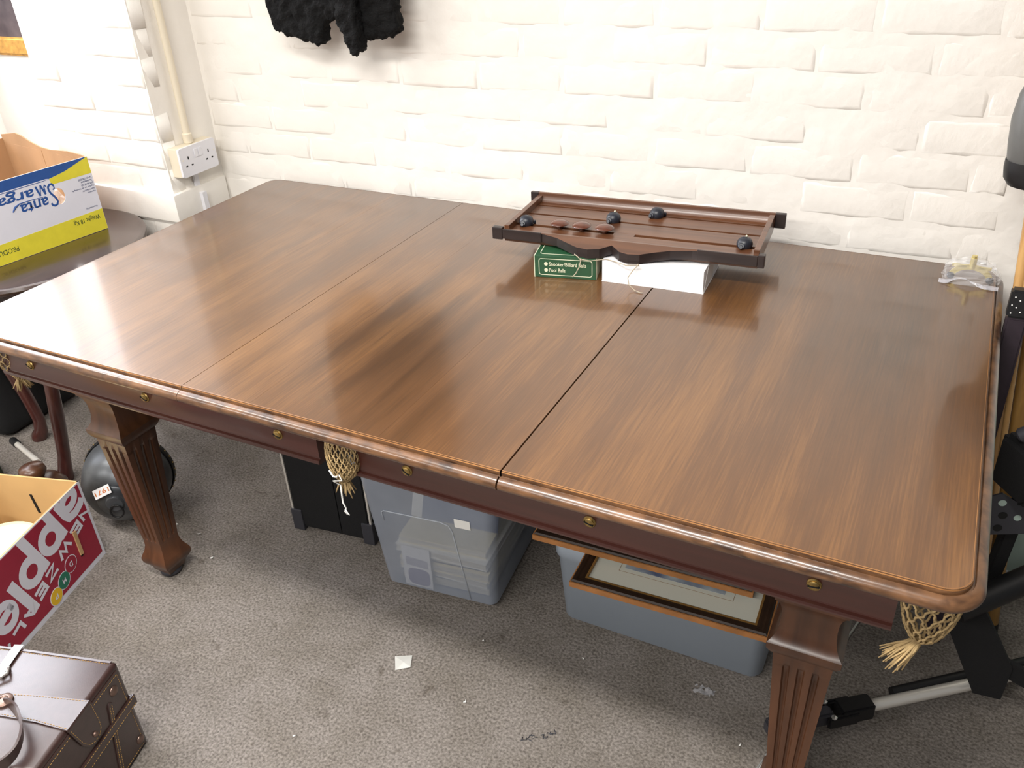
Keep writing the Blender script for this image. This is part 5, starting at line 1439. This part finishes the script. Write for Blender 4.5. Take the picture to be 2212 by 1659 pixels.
# ================================================================== right of the table
M['cue'] = wood('ash_cue', (206, 164, 104), (168, 122, 70), 0.35, (60, 60, 4), coat=0.3)
M['cue2'] = wood('olive_cue', (168, 128, 66), (122, 88, 40), 0.4, (60, 60, 4), coat=0.3)
def cue(name, label, a, b, r0, r1, mt, grp='wooden cues leaning on the wall'):
    c = root(name, label, 'cue', (a[0], a[1], 0), 0, grp)
    a = Vector(a); b = Vector(b)
    bm = bmesh.new(); tube(bm, [a, a + (b - a) * 0.03, b], [r0, r0, r1], 16); obj('shaft', bm, mt, c, smooth=True, auto=40, world=True)
    bm = bmesh.new(); tube(bm, [a - (b - a).normalized() * 0.002 + Vector((0, 0, 0.0)), a + (b - a).normalized() * 0.035], r0 * 1.06, 16); obj('butt_cap', bm, 'black', c, smooth=True, auto=40, world=True)
    bm = bmesh.new(); tube(bm, [b, b + (b - a).normalized() * 0.012], r1, 12); obj('tip', bm, 'paper', c, smooth=True, auto=40, world=True)
    return c
cue('billiard_cue', 'pale ash cue leaning nearest the table corner', (2.094, -0.262, 0.010), (1.978, 0.044, 1.42), 0.0145, 0.0105, 'cue')
cue('billiard_cue', 'thick olive brown cue standing in front of the pale green panel', (2.141, -0.255, 0.010), (1.998, 0.044, 1.46), 0.0185, 0.0130, 'cue2')
cue('billiard_cue', 'orange tinted cue leaning behind the pale ash cue', (2.140, -0.180, 0.010), (2.046, 0.040, 1.40), 0.0135, 0.0105, 'cue')
cue('billiard_cue', 'thin pale cue tapering between the thick cue and the table edge', (2.112, -0.330, 0.010), (1.992, -0.006, 1.30), 0.0070, 0.0050, 'cue')
bt = root('wooden_batten', 'narrow brown batten with screw holes leaning on the wall at the right', 'batten', (2.10, 0.030, 0.0), 0)
bm = bmesh.new(); mb = frame((2.098, 0.030, 0.003), (1, 0.018, 0.0), (-0.125, 0.012, 1)); box(bm, -0.012, 0.014, 0.0, 1.35, -0.006, 0.006, mb); obj('batten_body', bm, 'legwood', bt, world=True)
for hz in (0.80, 0.90, 1.0):
    bm = bmesh.new(); prism(bm, circle(-0.004, hz, 0.0035, n=12), 0.0008, mb @ Matrix.Translation((0, 0, 0.0058))); obj('screw_hole', bm, 'cream_print', bt, world=True)
# cue case
M['purple'] = mat('dark_purple_leather', (44, 34, 42), 0.5, noise=0.15, nscale=40)
cc = root('cue_case', 'dark purple cue case with a studded black cap leaning at the table end', 'case', (2.014, -0.315, 0.0), 0)
mc = frame((2.0265, -0.315, 0.006), (1, 0.0, 0.0), (0.0, 0.12, 1))
bm = bmesh.new(); box(bm, -0.018, 0.019, 0.0, 0.790, -0.014, 0.014, mc); bmesh.ops.bevel(bm, geom=bm.edges[:], offset=0.004, segments=2, affect='EDGES'); obj('case_body', bm, 'purple', cc, world=True)
bm = bmesh.new(); box(bm, -0.0195, 0.022, 0.790, 0.845, -0.016, 0.016, mc); bmesh.ops.bevel(bm, geom=bm.edges[:], offset=0.004, segments=2, affect='EDGES'); cp = obj('case_cap', bm, 'black', cc, world=True)
for (px_, py_) in ((-0.013, 0.800), (-0.006, 0.812), (-0.014, 0.816), (-0.002, 0.826), (-0.011, 0.832), (0.002, 0.804)):
    bm = bmesh.new(); prism(bm, circle(px_, py_, 0.0014, n=8), 0.0008, mc @ Matrix.Translation((0, 0, 0.0158))); obj('cap_stud', bm, 'paper', cc, world=True)
# grey leather pouch hung on the wall
M['grey_leather'] = mat('grey_leather', (98, 98, 96), 0.42, noise=0.1, nscale=20)
gp = root('leather_pouch', 'smooth grey leather pouch with a black base hanging at the right wall', 'bag', (2.05, -0.13, 1.02), 0)
bm = bmesh.new(); rows = []
for (z_, x0, x1, hy) in ((1.030, 1.958, 2.16, 0.030), (1.050, 1.948, 2.17, 0.045), (1.085, 1.943, 2.18, 0.054), (1.130, 1.939, 2.18, 0.050), (1.175, 1.943, 2.17, 0.038), (1.230, 1.962, 2.15, 0.022), (1.32, 2.00, 2.11, 0.012), (1.40, 2.03, 2.08, 0.006)):
    cx = (x0 + x1) / 2; hx = (x1 - x0) / 2
    rows.append([bm.verts.new((cx + hx * math.copysign(abs(math.cos(a)) ** 0.7, math.cos(a)), -0.13 + hy * math.sin(a), z_ + 0.010)) for a in [2 * PI * i / 28 for i in range(28)]])
for a, b in zip(rows, rows[1:]):
    for i in range(28): bm.faces.new((a[i], a[(i + 1) % 28], b[(i + 1) % 28], b[i]))
bm.faces.new(rows[0][::-1]); bm.faces.new(rows[-1])
obj('pouch_body', bm, 'grey_leather', gp, smooth=True, auto=60, world=True)
bm = bmesh.new(); rows = []
for (z_, k, dz) in ((1.008, 0.92, 0), (1.020, 1.0, 0), (1.040, 1.03, 0), (1.055, 1.03, 0)):
    rows.append([bm.verts.new((2.061 + 0.112 * k * math.copysign(abs(math.cos(a)) ** 0.7, math.cos(a)), -0.13 + 0.047 * k * math.sin(a), z_ + 0.010 + (0.050 * max(0, math.cos(a) + 0.55) if z_ > 1.05 else 0))) for a in [2 * PI * i / 28 for i in range(28)]])
for a, b in zip(rows, rows[1:]):
    for i in range(28): bm.faces.new((a[i], a[(i + 1) % 28], b[(i + 1) % 28], b[i]))
bm.faces.new(rows[0][::-1])
obj('pouch_base', bm, 'black', gp, smooth=True, auto=60, world=True)
bm = bmesh.new(); tube(bm, [(2.055, -0.13, 1.40), (2.05, -0.08, 1.55), (2.05, 0.05, 1.62), (2.05, 0.075, 1.62)], 0.006, 8); obj('hanging_cord', bm, 'dark_red', gp, smooth=True, world=True)
# pale green board
gb = root('green_board', 'pale green painted board standing on the floor against the right wall', 'board', (2.40, 0.02, 0.0), 0)
M['pale_green'] = mat('pale_green_paint', (176, 196, 186), 0.55, noise=0.05, nscale=6)
obj('board_panel', bbox(-0.29, 0.35, -0.03, -0.012, 0.0, 0.62, 0.002), 'pale_green', gb); obj('board_edge', bbox(-0.292, 0.352, -0.034, -0.030, 0.0, 0.012, 0.001), 'white_plastic', gb)
# folded black stand with a silver tube
fs = root('folding_stand', 'folded black metal stand with a silver tube poking under the table end', 'stand', (2.12, -0.46, 0.0), 0)
def part(name, bm, mt, smooth=False, auto=40): return obj(name, bm, mt, fs, smooth=smooth, auto=auto if smooth else None, world=True)
bm = bmesh.new(); tube(bm, [(1.922, -0.617, 0.060), (2.46, -0.198, 0.066)], 0.0125, 18); part('silver_tube', bm, 'silver', True)
bm = bmesh.new(); tube(bm, [(1.96, -0.560, 0.058), (2.46, -0.160, 0.064)], 0.011, 14); part('black_tube', bm, 'black', True)
dv = Vector((0.789, 0.614, 0)); 
mj = frame((1.880, -0.650, 0.060), dv, (-0.614, 0.789, 0))
bm = bmesh.new(); box(bm, -0.016, 0.058, -0.019, 0.019, -0.020, 0.020, mj); bmesh.ops.bevel(bm, geom=bm.edges[:], offset=0.004, segments=2, affect='EDGES'); jn = part('joint_block', bm, 'black')
for yy in (-0.020, 0.020):
    bm = bmesh.new(); box(bm, -0.048, 0.020, yy - 0.005, yy + 0.005, -0.016, 0.016, mj); bmesh.ops.bevel(bm, geom=bm.edges[:], offset=0.004, segments=2, affect='EDGES'); part('joint_cheek', bm, 'black')
    bm = bmesh.new(); lathe(bm, [(0.006, 0), (0.006, 0.003), (0.003, 0.005)], 12, mj @ Matrix.Translation((-0.036, yy, 0.014))); part('joint_pin', bm, 'chrome', True)
bm = bmesh.new(); box(bm, -0.172, -0.030, -0.014, 0.014, -0.018, 0.016, mj); bmesh.ops.bevel(bm, geom=bm.edges[:], offset=0.005, segments=2, affect='EDGES'); part('foot_arm', bm, 'darkgrey')
bm = bmesh.new(); tube(bm, [(2.035, -0.52, 0.290), (2.22, -0.38, 0.375), (2.34, -0.30, 0.43)], 0.026, 18); part('main_tube', bm, 'black', True)
bm = bmesh.new(); tube(bm, [(2.34, -0.30, 0.43), (2.40, -0.245, 0.066)], 0.014, 14); part('strut', bm, 'black', True)
bm = bmesh.new(); box(bm, -0.014, 0.014, -0.012, 0.012, 0.0, 0.36, frame((2.088, -0.42, 0.29), (0.9, 0.3, -0.05), (-0.3, 0.9, 0.0)) ); bmesh.ops.bevel(bm, geom=bm.edges[:], offset=0.004, segments=2, affect='EDGES'); part('upright', bm, 'blackmat')
bm = bmesh.new(); box(bm, -0.045, 0.060, -0.05, 0.05, 0.0, 0.115, frame((2.100, -0.42, 0.530), (0.8, 0.6, 0), (-0.6, 0.8, 0))); bmesh.ops.bevel(bm, geom=bm.edges[:], offset=0.012, segments=2, affect='EDGES'); part('head_block', bm, 'blackmat')
for (kx, ky, kz) in ((2.062, -0.43, 0.672), (2.092, -0.41, 0.682)):
    bm = bmesh.new(); lathe(bm, [(0.010, 0), (0.014, 0.004), (0.014, 0.022), (0.010, 0.026)], 12, Matrix.Translation((kx, ky, kz - 0.02)) @ Matrix.Rotation(R(50), 4, 'Y')); part('knob', bm, 'darkgrey', True)
# perforated bracket plate
mp_ = frame((2.058, -0.452, 0.440), (1, 0.35, 0.10), (0.05, 0.25, 1))
bm = bmesh.new(); prism(bm, [(0.0, 0.0), (0.105, 0.0), (0.105, 0.022), (0.020, 0.086), (0.0, 0.080)], 0.005, mp_); part('bracket_plate', bm, 'darkgrey')
for (hx, hy, rr, mt_) in ((0.022, 0.040, 0.0085, 'hole'), (0.014, 0.014, 0.0085, 'hole'), (0.020, 0.066, 0.0075, 'pale_green'), (0.048, 0.034, 0.0070, 'pale_green')):
    bm = bmesh.new(); prism(bm, circle(hx, hy, rr, rr * 0.85, 16), 0.0006, mp_ @ Matrix.Translation((0, 0, 0.0048))); part('bracket_hole', bm, mt_)
# broad webbing strap under the table end
bm = bmesh.new(); prism(bm, [(2.003, 0.300), (2.085, 0.300), (2.160, 0.170), (2.158, 0.080), (2.108, 0.075), (2.030, 0.235)], 0.010, frame((0, -0.50, 0), (1, 0, 0), (0, 0, 1))); part('webbing', bm, 'blackmat')
bm = bmesh.new(); prism(bm, [(2.130, 0.190), (2.300, 0.130), (2.300, 0.085), (2.150, 0.140)], 0.010, frame((0, -0.495, 0), (1, 0, 0), (0, 0, 1))); part('webbing', bm, 'blackmat')
# thin chrome rod on the floor behind the right leg
cr = root('chrome_rod', 'thin chrome rod lying on the carpet behind the right fluted leg', 'rod', (1.80, -0.60, 0), 0)
bm = bmesh.new(); tube(bm, [(1.716, -0.940, 0.005), (1.872, -0.316, 0.005)], 0.0042, 12); obj('rod_shaft', bm, 'chrome', cr, smooth=True, auto=40, world=True)
bm = bmesh.new(); tube(bm, [(1.872, -0.316, 0.006), (1.880, -0.284, 0.006)], 0.006, 12); obj('rod_cap', bm, 'black', cr, smooth=True, auto=40, world=True)

# ================================================================== scraps on the carpet
bm = bmesh.new()
vs = [bm.verts.new(p) for p in ((0.915, -0.872, 0.002), (0.938, -0.906, 0.0015), (0.967, -0.886, 0.004), (0.951, -0.853, 0.0025), (0.945, -0.880, 0.0045))]
for a, b in ((0, 1), (1, 2), (2, 3), (3, 0)): bm.faces.new((vs[a], vs[b], vs[4]))
bmesh.ops.solidify(bm, geom=bm.faces[:], thickness=0.0004)
tag(obj('paper_scrap', bm, 'paper'), 'small torn white paper scrap on the carpet before the clear tub', 'paper')
bm = bmesh.new(); rnd = random.Random(21)
gv = {}
for i in range(9):
    for j in range(5):
        gv[i, j] = bm.verts.new((1.575 + 0.0055 * i + rnd.uniform(-.002, .002), -0.684 + 0.0055 * j + rnd.uniform(-.002, .002), 0.002 + rnd.uniform(0, 0.007)))
for i in range(8):
    for j in range(4):
        if rnd.random() < 0.8: bm.faces.new((gv[i, j], gv[i + 1, j], gv[i + 1, j + 1], gv[i, j + 1]))
bmesh.ops.delete(bm, geom=[v for v in bm.verts if not v.link_faces], context='VERTS')
tag(obj('plastic_scrap', bm, clear_plastic('scrap_film', (200, 200, 205), 0.5, 0.2)), 'crumpled clear plastic scrap on the dark carpet by the grey tub', 'plastic')
bits = [(0.072, -0.723, 'between the helmet and the left fluted leg'), (0.160, -0.730, 'just right of the left leg foot'), (1.082, -0.743, 'at the front corner of the clear tub'), (1.321, -0.696, 'in the shade before the grey tub'),
        (1.701, -0.774, 'near the chrome rod'), (0.266, -0.788, 'in the shadow right of the left leg'), (0.840, -1.144, 'on the lit carpet right of the travel case'), (1.130, -0.917, 'between the paper scrap and the fluff clump')]
for i, (x_, y_, wh) in enumerate(bits):
    bm = bmesh.new(); r_ = random.uniform(0.0014, 0.0034)
    pts = [(x_ + r_ * 2.2 * math.cos(a) * k, y_ + r_ * 2.2 * math.sin(a) * k, 0.0022 + 0.0015 * k) for a, k in ((random.uniform(0, 6), 1.0), (0.5, 0.1), (random.uniform(0, 6), 0.9))]
    tube(bm, pts, [r_ * 0.4, r_ * 0.75, r_ * 0.3], 6)
    tag(obj('lint_crumb', bm, 'paper', smooth=True), 'tiny white lint crumb ' + wh, 'crumb', 'white crumbs on the carpet')
# dark smear of fluff
bm = bmesh.new(); rnd = random.Random(5)
for k in range(26):
    t = rnd.random(); x_ = 1.285 + 0.060 * t; y_ = -0.950 + 0.045 * t + rnd.uniform(-0.005, 0.005)
    a = rnd.uniform(0, 6.28); L_ = rnd.uniform(0.003, 0.010)
    tube(bm, [(x_, y_, 0.0010), (x_ + L_ * 0.5 * math.cos(a), y_ + L_ * 0.5 * math.sin(a), 0.0022), (x_ + L_ * math.cos(a), y_ + L_ * math.sin(a), 0.0010)], 0.0009, 4)
tag(obj('fluff_clump', bm, 'darkgrey'), 'small dark clump of fluff trodden into the lit carpet', 'fluff', kind=None)
